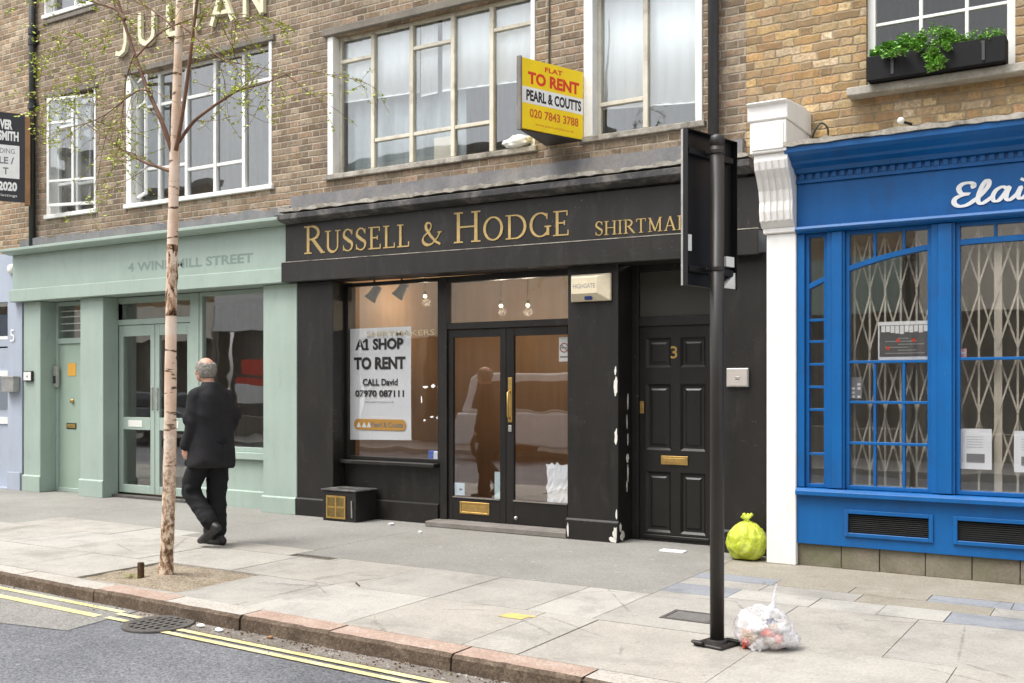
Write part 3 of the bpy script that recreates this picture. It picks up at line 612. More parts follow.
# ---------- pale brick house at the left edge
b5 = thing('terraced_house', 'pale brick house with blue grey ground floor at the left edge', 'building', (-16.5, 0, 0))
m = MB(); wall_holes(m, -21, -13.80, 3.45, 9, BY, .4, []); m.build('wall', M['brick_far'], b5)
m = MB(); wall_holes(m, -21, -13.845, 0, 3.45, 0, .3, [(-15.15, -14.19, 0.02, 2.75)]); m.build('painted_front', M['bluegrey'], b5, .004)
m = MB(); m.box(-15.15, -14.19, .12, .17, .02, 2.08); m.box(-15.15, -14.19, .11, .17, 2.10, 2.20); d5 = m.build('front_door', M['bluegrey'], b5, .004)
MB().box(-15.05, -14.25, .10, .119, .95, 1.05).build('weather_bar', M['white_frame'], d5, .003)
MB().box(-15.05, -14.25, .105, .119, 1.15, 1.62).build('pane', M['glass'], d5, .002)
bx('rail', M['white_frame'], d5, -15.10, -14.22, .095, .119, 1.66, 1.74)
m = MB(); frame_mb(-15.15, -14.19, 2.205, 2.75, .11, .16, .05, m); f5 = m.build('fanlight', M['white_frame'], b5, .003)
MB().box(-15.10, -14.24, .13, .135, 2.25, 2.70).build('pane', M['glass'], f5)
bx('plinth', M['bluegrey'], b5, -14.17, -13.86, -.025, -.001, .0, .26)
room(b5, -20, -13.95, .42, 2.4, 0, 2.9, M['room_dark'])
m = MB(); vs_, fs_ = text_geo('5', .02); text_into(m, '5', -14.115, -14.01, 2.16, 2.34, -.012); m.build('house_number', M['board_white'], b5)

# ---------- brown brick house over the green shop
b4 = thing('terraced_house', 'brown brick house with white casements above the sage green shop', 'building', (-11.2, 0, 0))
H0 = (-13.40, -12.30, 3.93, 5.62); H1 = (-11.66, -8.98, 3.92, 5.68); H00 = (-13.45, -12.32, 6.80, 8.2)
m = MB(); wall_holes(m, -13.80, -8.56, 3.40, 9, BY, .4, [H0, H1, H00]); m.build('wall', M['brick_brown'], b4)
casement(b4, *H0, .2, [-12.85], [[5.22, 4.40], [4.37]], M['white_frame'], .09, .04)
casement(b4, *H1, .2, [-11.12, -10.60, -10.07, -9.56], [[5.24, 4.41], [5.24, 4.40], [5.25, 4.32], [4.32], [5.27]], M['white_frame'], .10, .05, sill=True)
casement(b4, *H00, .2, [-12.88], [[7.3], []], M['white_frame'], .03, .03)
for nm, h in (('lintel', H0), ('lintel', H1)): bx(nm, M['concrete_lintel'], b4, h[0] - .05, h[1] + .05, BY - .035, .30, h[3] + .002, h[3] + .075, bevel=.006)
bx('lintel', M['concrete_lintel'], b4, H00[0] - .03, H00[1] + .03, BY - .03, .2, 6.69, 6.752, bevel=.006)
# open casement leaf at the left of the wide window
oc = thing('open_casement', 'white casement leaf swung open at the left end of the wide window', 'window leaf', (-11.55, .19, 4.0), rz=math.radians(-24))
m = MB(); frame_mb(0, .44, 0.03, 1.60, -.02, .015, .035, m); m.box(.035, .405, -.015, .01, 1.235, 1.265); oc_ = m.build('leaf_frame', M['white_frame'], oc, .003, world=False)
MB().box(.03, .41, -.003, .001, .06, 1.57).build('pane', M['glass_old'], oc_, world=False)
oc2 = thing('open_casement', 'white casement leaf ajar in the narrow window beside the black drainpipe', 'window leaf', (-12.36, .185, 4.0), rz=math.radians(14))
m = MB(); frame_mb(-.86, 0, .04, 1.57, -.03, .005, .04, m); m.box(-.44, -.40, -.028, .003, .08, 1.53); m.box(-.82, -.44, -.027, .002, 1.20, 1.235); m.box(-.82, -.04, -.027, .002, .38, .415); m.build('leaf_frame', M['white_frame'], oc2, .003, world=False)
MB().box(-.83, -.03, -.014, -.010, .07, 1.54).build('pane', M['glass_old'], oc2, world=False)
room(b4, -13.7, -8.6, .42, 2.9, 3.6, 8.9, M['room_grey'])
m = MB()
k_ = 0.42; zb = 6.03
def blk(ch, x0, x1): text_into(m, ch, x0, x1, zb, zb + k_, BY - .05, .012); 
wl_ = MB().box(-11.9, -9.05, BY - .004, BY - .0005, zb + .02, zb + .024).build('wall_lettering', M['brick_brown'], b4)
def letter(*strokes):
    ml = MB()
    for q, (pts, w) in enumerate(strokes): ribbon(ml, pts, w, BY - .005, .05 + .002 * q)
    ml.build('letter', M['pale_letter'], wl_)
letter(([(-11.625, zb + k_), (-11.625, zb + .08), (-11.66, zb - .02), (-11.74, zb - .055), (-11.82, zb - .03)], .062))
letter(([(-11.335, zb + k_), (-11.335, zb + .14)] + arc(-11.20, zb + .13, .135, .135, 180, 360, 8) + [(-11.065, zb + k_)], .062))
letter(([(-10.78, zb + k_), (-10.78, zb)], .062), ([(-10.81, zb + .03), (-10.55, zb + .03)], .06))
letter(([(-10.27, zb + k_), (-10.27, zb)], .064))
letter(([(-9.98, zb), (-9.80, zb + k_)], .06), ([(-9.80, zb + k_), (-9.60, zb)], .062), ([(-9.91, zb + .13), (-9.68, zb + .13)], .05))
letter(([(-9.39, zb), (-9.39, zb + k_)], .06), ([(-9.39, zb + k_), (-9.10, zb)], .062), ([(-9.10, zb), (-9.10, zb + k_)], .06))
# green shopfront
GX0, GX1 = -13.98, -8.60
fa = MB(); fa.box(GX0, GX1, -.06, .2, 2.90, 3.40); fa.box(GX0 - .02, GX1, -.105, .2, 2.725, 2.90); fas = fa.build('fascia', M['green'], b4, .006)
m = MB(); text_into(m, '4 WINDMILL STREET', -11.43, -9.13, 3.005, 3.125, -.0615, .03); m.build('lettering', M['grey_letter'], fas, shear=(-.008, -10.3))
m = MB(); m.prism([(-.20, 3.42), (-.23, 3.44), (-.23, 3.475), (.1, 3.50), (.1, 3.401), (-.10, 3.401)], 'x', GX0 - .03, GX1 + .02); m.build('cornice', M['green'], b4, .003)
def ragged(x0, x1, y0, y1, z0, z1, seed, n=60, amp=.025):
    rr = random.Random(seed); m = MB(); vs = []
    for i in range(n + 1):
        xx = x0 + (x1 - x0) * i / n; a = rr.uniform(-amp, amp); b = rr.uniform(-amp, amp) * .5; c = rr.uniform(0, .012)
        vs += [(xx, y0 - c, z0 + b), (xx, y0 - c, z1 + a), (xx, y1, z1 + a + .015), (xx, y1, z0)]
    fs = []
    for i in range(n):
        q = i * 4
        for j in range(4): fs.append((q + j, q + (j + 1) % 4, q + 4 + (j + 1) % 4, q + 4 + j))
    fs += [(0, 1, 2, 3), (n * 4 + 3, n * 4 + 2, n * 4 + 1, n * 4)]
    m.add(vs, fs); return m
ragged(-13.93, -8.62, .03, .12, 3.515, 3.63, 1, 70, .022).build('roof_ledge', M['lead'], b4)
def pilaster(parent, x0, x1, mat, y0=0.0, y1=.4, zt=2.72, pl=.24, po=.022):
    p = MB().box(x0, x1, y0, y1, 0, zt).build('pilaster', mat, parent, .006)
    m = MB(); m.prism([(y0 - po, 0.0), (y0 - .0005, 0.0), (y0 - .0005, pl), (y0 - po, pl - .018)], 'x', x0 - .012, x1 + .012)
    m.build('plinth', mat, p, .003); return p
pilaster(b4, -13.80, -13.41, M['green']); pilaster(b4, -12.51, -12.02, M['green'], zt=2.72); pilaster(b4, -9.03, -8.485, M['green'], pl=.205)
# side front door of the green shop
dr = MB().box(-13.40, -12.75, .27, .31, .03, 2.12).build('front_door', M['green_door'], b4, .004)
m = MB(); frame_mb(-13.41, -12.5, 0.0, 2.72, .24, .34, .055, m); m.box(-13.36, -12.55, .245, .335, 2.12, 2.20); m.build('door_frame', M['green'], b4, .004)
bx('door_jamb', M['green'], b4, -12.75, -12.556, .25, .32, .056, 2.119)
bx('letterbox', M['dark_plastic'], dr, -13.19, -12.97, .262, .271, .90, .985); bx('letter_flap', M['brass'], dr, -13.175, -12.985, .258, .2635, .915, .97)
MB().lathe([(.028, -.02), (.032, 0), (.022, .03)], (-13.05, .262, 1.30), 14, 'y').build('door_knob', M['brass'], dr, smooth=True)
bx('notice', M['orange_ink'], dr, -13.16, -12.98, .264, .2695, 1.66, 1.84, bevel=.001)
fl = MB(); [fl.box(-13.355, -12.555, .285, .30, z, z + .018) for z in (2.30, 2.40, 2.50, 2.58)]
fl_ = fl.build('fanlight', M['white_frame'], b4, .002); MB().box(-13.355, -12.555, .275, .279, 2.20, 2.664).build('pane', M['glass'], fl_)
# double doors
m = MB(); m.box(-12.10, -12.02, .24, .32, 0, 2.72); m.box(-10.56, -10.40, .22, .32, 0, 2.72); m.box(-12.019, -10.561, .235, .32, 2.345, 2.42); m.box(-12.019, -10.561, .24, .32, 2.64, 2.72); m.build('door_frame', M['green'], b4, .004)
bx('transom_pane', M['glass'], b4, -12.02, -10.56, .275, .279, 2.42, 2.64, bevel=0)
def glazed_leaf(x0, x1, hinge):
    d = MB(); s_ = .085
    d.box(x0, x0 + s_, .25, .295, .06, 2.34); d.box(x1 - s_, x1, .25, .295, .06, 2.34)
    for z0, z1 in ((.06, .17), (.92, 1.09), (2.19, 2.34)): d.box(x0 + s_, x1 - s_, .251, .294, z0, z1)
    o = d.build('glazed_door', M['green'], b4, .004)
    MB().box(x0 + s_ - .01, x1 - s_ + .01, .27, .274, .16, 2.20).build('pane', M['glass'], o)
    xh = x1 - .045 if hinge else x0 + .045
    MB().box(xh - .02, xh + .02, .235, .2495, 1.20, 1.50).build('handle', M['steel'], o, .004)
    bx('kick_plate', M['white_plastic'], o, x0 + .2, x1 - .25, .246, .2505, .96, 1.05, bevel=.001)
glazed_leaf(-12.015, -11.285, True); glazed_leaf(-11.275, -10.565, False)
# shop window and stall riser
m = MB(); m.box(-10.399, -9.0, .21, .34, 0, .60); sr = m.build('stall_riser', M['green'], b4, .004)
m = MB(); m.prism([(.185, 0), (.209, 0), (.209, .215), (.185, .20)], 'x', -10.399, -9.04); m.build('plinth', M['green'], sr)
bx('sill', M['green'], b4, -10.398, -9.032, .15, .34, .602, .69, bevel=.006)
m = MB(); frame_mb(-10.398, -9.2, .692, 2.72, .23, .30, .055, m); sw = m.build('shop_window', M['green'], b4, .003)
MB().box(-10.37, -9.1, .26, .265, .72, 2.69).build('pane', M['glass'], sw)
bx('threshold', M['iron'], b4, -12.02, -10.56, .14, .33, .0, .035)
room(b4, -13.7, -8.6, .42, 3.4, .01, 2.9, M['room_grey'], M['room_floor'], M['room_grey'])

# ---------- brown brick house over the black shop
b3 = thing('terraced_house', 'brown brick house with peeling cream windows above the black shopfront', 'building', (-5.7, 0, 0))
H2 = (-8.09, -5.30, 3.93, 5.56); H3 = (-4.74, -3.50, 3.945, 5.45)
m = MB(); wall_holes(m, -8.56, -3.085, 3.40, 9, BY, .4, [H2, H3]); m.build('wall', M['brick_brown'], b3)
casement(b3, *H2, .2, [-7.50, -6.95, -6.39, -5.89], [[5.28], [4.31], [5.26, 4.31], [4.31], [5.27]], M['cream_frame'], .085, .05, smat=M['ledge_pale'])
casement(b3, *H3, .2, [-4.12], [[4.30], []], M['cream_frame'], .10, .07, smat=M['ledge_pale'])
bx('lintel', M['concrete_lintel'], b3, H2[0] - .05, H2[1] + .06, BY - .05, .3, 5.562, 5.65, bevel=.008)
bx('lintel', M['concrete_lintel'], b3, H3[0] - .05, H3[1] + .06, BY - .05, .3, 5.452, 5.56, bevel=.008)
room(b3, -8.5, -3.1, .42, 2.9, 3.6, 8.9, M['room_grey'])
KX0, KX1 = -8.62, -2.90
SH = (-.010, -6.0)
fa = MB(); fa.box(KX0 + .02, KX1, -.07, .2, 2.925, 3.40); fa.box(KX0, KX1, -.12, .2, 2.70, 2.925); fb = fa.build('fascia', M['black_fascia'], b3, .006, shear=SH)
m = MB(); m.box(KX0, KX1, -.122, -.07, 2.927, 2.935); m.build('ledge_trim', M['ledge_pale'], fb, shear=SH)
m = MB(); serif_text(m, 'RUSSELL & HODGE', -8.30, -4.79, 3.01, .245, -.0705, big=(0, 10), bigscale=1.30); m.build('gold_lettering', M['gold'], fb, shear=(-.014, -6.2)); m = MB(); serif_text(m, 'SHIRTMAKERS', -4.53, -3.22, 2.985, .132, -.0705, big=(0,), bigscale=1.02)
m.build('gold_lettering', M['gold'], fb, shear=(-.014, -6.2))
m = MB(); m.prism([(-.18, 3.425), (-.21, 3.44), (-.21, 3.50), (.1, 3.53), (.1, 3.402), (-.10, 3.402)], 'x', KX0 - .02, KX1 - .05); m.build('cornice', M['ledge_black'], b3, .004)
ragged(KX0, KX1 - .08, -.16, .11, 3.533, 3.57, 5, 90, .014).build('ledge_edge', M['ledge_pale'], b3)
ragged(KX0, KX1 - .2, .045, .105, 3.575, 3.75, 6, 70, .006).build('flashing', M['lead'], b3)
pilaster(b3, -8.48, -7.925, M['black'], pl=.21); pm_ = pilaster(b3, -4.87, -4.32, M['black'], pl=.21); pilaster(b3, -3.34, -2.80, M['black'], pl=.21, zt=2.70)
# flaked paint along the right edge of the middle pier
rr = random.Random(21)
def flake(x, y, z, w, h, face):
    n = 12; pts = []
    for i in range(n):
        a = 2 * PI * i / n; q = rr.uniform(.6, 1.1); pts.append((math.cos(a) * w * q, math.sin(a) * h * q))
    m = MB()
    if face == 'front': m.prism([(min(x + p[0], -4.3215), z + p[1]) for p in pts], 'y', y, y + .003)
    else: m.prism([(y + p[0], z + p[1]) for p in pts], 'x', x, x + .003)
    return m
fl = MB()
for (x, z, w, h) in [(-4.342, 1.50, .022, .12), (-4.345, 1.66, .012, .05), (-4.34, 1.02, .018, .09), (-4.335, .10, .03, .06), (-4.36, .03, .05, .03), (-4.335, .27, .012, .05), (-4.855, .09, .014, .07)]:
    q = flake(x, -.0035 if z > .24 else -.0265, z, w, h, 'front'); fl.add(q.v, q.f)
for (y, z, w, h) in [(.22, 1.35, .012, .08), (.20, 1.15, .012, .08), (.22, .98, .012, .06), (.21, .80, .03, .05), (.22, .66, .014, .09), (.20, .53, .012, .07), (.10, .06, .06, .05), (.05, .14, .03, .05)]:
    q = flake(-4.3195, y, z, w, h, 'side'); fl.add(q.v, q.f)
fl.build('paint_flakes', M['flake'], pm_)
# shop window
m = MB(); m.box(-7.924, -6.57, .20, .34, 0, .62); sr = m.build('stall_riser', M['black'], b3, .004)
m = MB(); m.prism([(.17, 0), (.199, 0), (.199, .225), (.17, .21)], 'x', -7.923, -6.575); m.build('plinth', M['black'], sr)
bx('sill', M['black'], b3, -7.922, -6.572, .09, .34, .622, .665, bevel=.006)
m = MB(); frame_mb(-7.92, -6.565, .667, 2.70, .21, .28, .04, m); sw = m.build('shop_window', M['black'], b3, .003)
MB().box(-7.90, -6.58, .235, .24, .69, 2.68).build('pane', M['glass'], sw)
m = MB(); text_into(m, 'SHIRTMAKERS', -7.62, -6.66, 2.075, 2.135, .2335, .003); m.build('glass_lettering', paint('faded_gold_glass_lettering', (0.50, 0.42, 0.26), .5, .2, 8, 0, .2), sw)
# white remnants of old window lettering
fr = MB(); rr = random.Random(8)
for (x, z, w, h) in [(-6.78, 1.50, .05, .018), (-6.68, 1.51, .04, .022), (-6.61, 1.50, .02, .012), (-6.84, 1.36, .012, .04), (-6.70, 1.17, .03, .012), (-6.62, 1.16, .02, .018), (-6.80, 1.13, .018, .014), (-6.61, 1.30, .01, .03)]:
    q = [(x + math.cos(2 * PI * i / 9) * w * rr.uniform(.5, 1.2), z + math.sin(2 * PI * i / 9) * h * rr.uniform(.5, 1.2)) for i in range(9)]; fr.prism(q, 'y', .2325, .2335)
fr.build('lettering_remnants', M['board_white'], sw)
# double doors
m = MB(); m.box(-6.562, -6.47, .19, .30, .06, 2.70); m.box(-6.469, -4.871, .195, .30, 2.125, 2.195); m.box(-6.469, -4.871, .20, .30, 2.635, 2.70); m.build('door_frame', M['black'], b3, .004)
bx('transom_pane', M['glass'], b3, -6.47, -4.87, .235, .24, 2.19, 2.64, bevel=0)
def black_leaf(x0, x1, gx0, gx1, left):
    d = MB(); d.box(x0, gx0, .215, .26, .065, 2.12); d.box(gx1, x1, .215, .26, .065, 2.12); d.box(gx0, gx1, .216, .259, .065, .31); d.box(gx0, gx1, .216, .259, 2.035, 2.12)
    o = d.build('glazed_door', M['black_door'], b3, .004)
    MB().box(gx0 - .008, gx1 + .008, .235, .239, .30, 2.045).build('pane', M['glass'], o)
    bx('glazing_bead', M['grey_wood'], o, gx0, gx1, .205, .2155, .302, .318, bevel=.002)
    if left:
        m = MB(); frame_mb(-6.31, -5.93, .135, .265, .207, .2155, .022, m); lb = m.build('letterbox', M['brass'], o, .003); bx('letter_flap', M['brass'], lb, -6.286, -5.954, .210, .2155, .158, .242, bevel=.002)
    else:
        m = MB(); m.box(-5.695, -5.645, .205, .2145, 1.13, 1.60); h_ = m.build('door_plate', M['brass'], o, .003)
        MB().tube([(-5.67, .206, 1.17), (-5.67, .165, 1.19), (-5.67, .165, 1.44), (-5.67, .206, 1.46)], .011, 10).build('handle', M['brass'], h_, smooth=True)
        bx('lock', M['steel'], o, -5.69, -5.65, .204, .2145, 1.03, 1.10)
        MB().ball((-5.60, .213, .13), .022).build('door_stop', M['steel'], o, smooth=True)
black_leaf(-6.465, -5.727, -6.404, -5.80, True); black_leaf(-5.722, -4.872, -5.63, -4.99, False)
m = MB(); m.box(-6.60, -4.875, -.03, .30, 0, .06); m.build('door_step', M['grey_wood'], b3, .008)
# number 3 door
m = MB(); m.box(-4.319, -4.245, .30, .40, 0, 2.70); m.box(-3.485, -3.341, .30, .40, 0, 2.70); m.box(-4.244, -3.486, .305, .40, 2.095, 2.185); m.box(-4.244, -3.486, .305, .40, 2.63, 2.70); m.build('door_frame', M['black'], b3, .004)
bx('fanlight_board', flat('brown_grey_board', (.055, .05, .04), .5), b3, -4.245, -3.485, .34, .36, 2.184, 2.632)
hs_ = [(-4.175, -3.915, 1.69, 1.98), (-3.815, -3.56, 1.69, 1.98), (-4.175, -3.915, .885, 1.53), (-3.815, -3.56, .885, 1.53), (-4.175, -3.915, .085, .675), (-3.815, -3.56, .085, .675)]
m = MB(); wall_holes(m, -4.243, -3.487, .012, 2.092, .33, .375, hs_); d3 = m.build('panel_door', M['black_door'], b3, .003)
for h in hs_:
    m = MB(); a, b, c, d = h
    m.add([(a, .331, c), (b, .331, c), (b, .331, d), (a, .331, d), (a + .022, .352, c + .022), (b - .022, .352, c + .022), (b - .022, .352, d - .022), (a + .022, .352, d - .022), (a + .045, .352, c + .045), (b - .045, .352, c + .045), (b - .045, .352, d - .045), (a + .045, .352, d - .045), (a + .062, .342, c + .062), (b - .062, .342, c + .062), (b - .062, .342, d - .062), (a + .062, .342, d - .062)],
          [(i + j * 4, (i + 1) % 4 + j * 4, (i + 1) % 4 + j * 4 + 4, i + j * 4 + 4) for j in range(3) for i in range(4)] + [(12, 13, 14, 15)])
    m.build('door_panel', M['black_door'], d3)
m = MB(); m.box(-4.012, -3.735, .318, .3295, .748, .832); lb = m.build('letterbox', M['brass'], d3, .003); bx('letter_flap', M['brass'], lb, -3.985, -3.762, .314, .3185, .768, .812, bevel=.002)
m = MB(); text_into(m, '3', -3.915, -3.845, 1.775, 1.895, .326, .01); m.build('door_number', M['brass'], d3)
bx('lock', M['brass'], d3, -4.236, -4.195, .315, .3295, 1.24, 1.36)
bx('weather_bar', M['black_door'], d3, -4.20, -3.52, .31, .3295, .03, .06, bevel=.004)
# interior of the black shop
r_ = room(b3, -8.3, -4.40, .42, 3.0, .01, 2.95, M['room_brown'], M['room_floor'], M['room_tan'])
m = MB(); m.box(-7.92, -6.5, .45, .47, .01, .64); m.build('window_back', M['room_brown'], b3)

# ---------- yellow stock brick house over the blue shop
b2 = thing('terraced_house', 'yellow stock brick house above the bright blue shopfront', 'building', (0.5, 0, 0))
HR = (-2.03, -.88, 4.04, 5.7)
m = MB(); wall_holes(m, -3.083, 6, 3.0, 9, BY, .4, [HR]); m.build('wall', M['brick_yellow'], b2)
w = MB(); frame_mb(HR[0], HR[1], HR[2], HR[3], .16, .22, .065, w)
for x in (-1.60, -1.245): w.box(x - .014, x + .014, .168, .21, HR[2] + .065, HR[3] - .065)
for z in (4.595, 5.1): w.box(HR[0] + .065, HR[1] - .065, .17, .208, z - .013, z + .013)
w_ = w.build('window', M['white_frame'], b2, .003); MB().box(HR[0] + .05, HR[1] - .05, .186, .19, HR[2] + .05, HR[3] - .05).build('pane', M['glass_dim'], w_)
bx('sill', M['sill_stone'], b2, -2.16, -.62, -.045, .30, 3.965, 4.037, bevel=.008)
room(b2, -2.9, 5.5, .42, 2.6, 3.6, 6.4, paint('taupe_room_wall', (.22, .205, .18), .9, .3, 1, 0))
FY = -.33
# stone plinth blocks
pl = MB(); rr = random.Random(2); x = -2.495
while x < 4.5:
    L = rr.uniform(.30, .36); pl.box(x + .003, min(x + L, 4.5) - .003, -.30 + rr.uniform(-.004, .004), .3, 0, .187); x += L
pl.build('stone_plinth', M['plinth_stone'], b2, .004)
V = [(-2.085, -1.44, .295, .475), (-1.255, -.25, .295, .475)]
m = MB(); wall_holes(m, -2.498, 4.5, .19, .59, FY, FY + .06, V); sr = m.build('stall_riser', M['blue'], b2, .003)
for v in V:
    f = MB(); frame_mb(v[0] - .02, v[1] + .02, v[2] - .02, v[3] + .02, FY - .018, FY - .0005, .032, f); f_ = f.build('vent_grille', M['blue'], sr, .003)
    q = MB(); q.box(v[0], v[1], FY + .045, FY + .055, v[2], v[3])
    n = 11
    for i in range(n): zz = v[2] + .012 + (v[3] - v[2] - .02) * i / (n - 1); q.prism([(FY + .004, zz - .007), (FY + .03, zz + .004), (FY + .03, zz + .008), (FY + .004, zz - .003)], 'x', v[0] + .002, v[1] - .002)
    q.build('louvres', M['dark_plastic'], f_)
m = MB(); m.prism([(-.385, .60), (-.385, .635), (-.36, .655), (-.20, .66), (-.20, .592), (-.36, .592)], 'x', -2.498, 4.5); m.build('sill', M['blue'], b2, .003)
def bpil(x0, x1):
    m = MB(); m.box(x0, x1, FY, -.18, .661, 2.785); p = m.build('pilaster', M['blue'], b2, .004); w_ = x1 - x0
    if w_ > .12: bx('fillet', M['blue'], p, x0 + w_ * .3, x1 - w_ * .12, FY - .018, FY - .0005, .665, 2.78)
bpil(-2.498, -2.435); bpil(-2.25, -2.105); bpil(-1.438, -1.262); bpil(-.10, .06); bpil(1.1, 1.26)
def az(x): return 2.635 - .107 * abs(x + .9) ** 2.45 if x < -.9 else 2.635
def bluewin(x0, x1, uprights, bars, topups):
    f = MB(); y0, y1 = -.30, -.235; frame_mb(x0, x1, .662, 2.784, y0, y1, .03, f)
    n = 10
    for i in range(n):
        a = x0 + .03 + (x1 - x0 - .06) * i / n; b = x0 + .03 + (x1 - x0 - .06) * (i + 1) / n
        f.add([(a, y0 + .004, az(a) - .022), (b, y0 + .004, az(b) - .022), (b, y0 + .004, az(b) + .022), (a, y0 + .004, az(a) + .022), (a, y1, az(a) - .022), (b, y1, az(b) - .022), (b, y1, az(b) + .022), (a, y1, az(a) + .022)],
              [(0, 1, 2, 3), (7, 6, 5, 4), (0, 4, 5, 1), (3, 2, 6, 7)])
    zt = max(bars) if bars else .7
    for z in bars: f.box(x0 + .03, x1 - .03, y0 + .006, y1 - .004, z - .011, z + .011)
    for x in uprights: f.box(x - .010, x + .010, y0 + .010, y1 - .008, .692, zt - .011)
    for x in topups: f.box(x - .010, x + .010, y0 + .010, y1 - .008, az(x) + .02, 2.755)
    o = f.build('shop_window', M['blue'], b2, .002)
    MB().box(x0 + .01, x1 - .01, -.262, -.258, .68, 2.77).build('pane', M['glass'], o)
bluewin(-2.434, -2.251, [], [2.06, 1.88, 1.69, 1.50, 1.31, .94 + .0], []) 
bluewin(-2.104, -1.439, [-1.875, -1.65], [1.705, 1.375, 1.04], [-1.875, -1.65])
bluewin(-1.261, -.101, [], [1.72], [-.98, -.68, -.38]); bluewin(.061, 1.099, [.4, .75], [1.705, 1.375, 1.04], [.4, .75])
m = MB(); m.box(-2.498, 4.5, FY + .01, .099, 2.84, 3.205); fbl = m.build('fascia', M['blue'], b2, .003)
m = MB(); m.prism([(-.385, 2.80), (-.40, 2.815), (-.385, 2.838), (-.2, 2.838), (-.2, 2.786), (-.35, 2.786)], 'x', -2.498, 4.5); m.build('moulding', M['blue'], b2, .002)
m = MB(); m.box(-2.498, 4.5, FY - .012, .098, 3.206, 3.235); m.box(-2.498, 4.5, FY + .004, .098, 3.235, 3.285)
x = -2.47
while x < 2.5: m.box(x, x + .038, FY - .014, FY + .004, 3.237, 3.283); x += .066
m.build('dentil_band', M['blue'], b2)
m = MB(); m.prism([(-.37, 3.286), (-.40, 3.32), (-.47, 3.345), (-.48, 3.365), (-.55, 3.40), (-.585, 3.425), (-.585, 3.47), (.099, 3.47), (.099, 3.286)], 'x', -2.53, 4.5); m.build('cornice', M['blue'], b2, .002)
ragged(-2.53, 4.4, -.60, .099, 3.472, 3.512, 12, 100, .012).build('cornice_capping', M['ledge_pale'], b2)
ragged(-2.50, 4.4, .06, .0995, 3.53, 3.66, 13, 60, .012).build('flashing', M['lead'], b2)
# script lettering
ml = MB()
def sc(pts, w, n=7):
    P = smoothpath(pts, n); k_ = len(P); W_ = []
    for i in range(k_):
        a = P[max(i - 1, 0)]; b = P[min(i + 1, k_ - 1)]; ang = abs(b[1] - a[1]) / (math.hypot(b[0] - a[0], b[1] - a[1]) + 1e-6)
        W_.append(w * (.80 + .80 * ang))
    sc.q += 1
    ribbon(ml, [(ex(p[0]), ez(p[1])) for p in P], W_, FY + .0095, .006 + .0003 * sc.q)
sc.q = 0
# traced in a unit frame: x 240..1024, z up from the base
def ex(u): return -1.282 + (u - 240) / 784 * .495
def ez(v): return 2.905 + v / 260 * .17
sc([(500, 235), (470, 215), (485, 245), (440, 268), (360, 262), (315, 215), (345, 150), (425, 138), (350, 128), (275, 95), (262, 40), (320, 0), (410, 10), (495, 60)], .024)
sc([(495, 60), (560, 110), (640, 200), (655, 262), (625, 275), (580, 220), (540, 120), (530, 45), (570, 10), (640, 45), (690, 80)], .022)
sc([(845, 165), (800, 185), (730, 150), (695, 80), (710, 30), (760, 30), (820, 95), (880, 180), (850, 100), (845, 45), (880, 25), (930, 60), (965, 90)], .021)
sc([(965, 90), (1005, 165), (975, 80), (985, 35), (1030, 40), (1080, 90)], .021)
sc([(1015, 235), (1032, 262)], .022)
ml.build('script_lettering', M['board_white'], fbl)
# white corbelled pilaster between the shops
m = MB(); m.box(-2.752, -2.500, -.35, .3, 0, 2.80); wp = m.build('white_pilaster', M['white_stucco'], b2, .006)
m = MB(); m.box(-2.775, -2.492, -.375, .3, 2.801, 2.845); m.build('necking', M['white_stucco'], wp, .008)
prof = [(-.36, 2.846), (-.42, 2.90), (-.435, 2.98), (-.43, 3.06), (-.45, 3.15), (-.50, 3.24), (-.555, 3.31), (-.575, 3.38), (-.57, 3.44), (.09, 3.44), (.09, 2.846)]
m = MB(); m.prism(prof, 'x', -2.79, -2.505); co = m.build('console', M['white_stucco'], wp, .004)
m = MB()
for i in range(5):
    xa = -2.775 + i * .055
    m.prism([(p[0] - .012, p[1]) for p in prof[1:8]] + [(p[0] + .02, p[1]) for p in reversed(prof[1:8])], 'x', xa, xa + .03)
m.build('reeding', M['white_stucco'], co, .005, seg=2)
m = MB(); m.box(-2.815, -2.508, -.60, .0995, 3.442, 3.705); m.prism([(-.60, 3.706), (-.612, 3.712), (-.612, 3.83), (-.645, 3.845), (-.645, 3.858), (-.15, 3.905), (.0995, 3.905), (.0995, 3.706)], 'x', -2.832, -2.495)
m.build('corbel_block', M['white_stucco'], wp, .006)
bx('corbel_panel', M['white_stucco'], wp, -2.795, -2.53, -.609, -.6005, 3.465, 3.685, bevel=.004)
room(b2, -2.49, 4.4, -.12, 2.4, .01, 2.9, paint('grey_tan_shop_wall', (.42, .39, .33), .9, .2, 1, 0), M['room_grey'], paint('pale_ceiling', (.40, .38, .34), .9, .1, 1, 0))

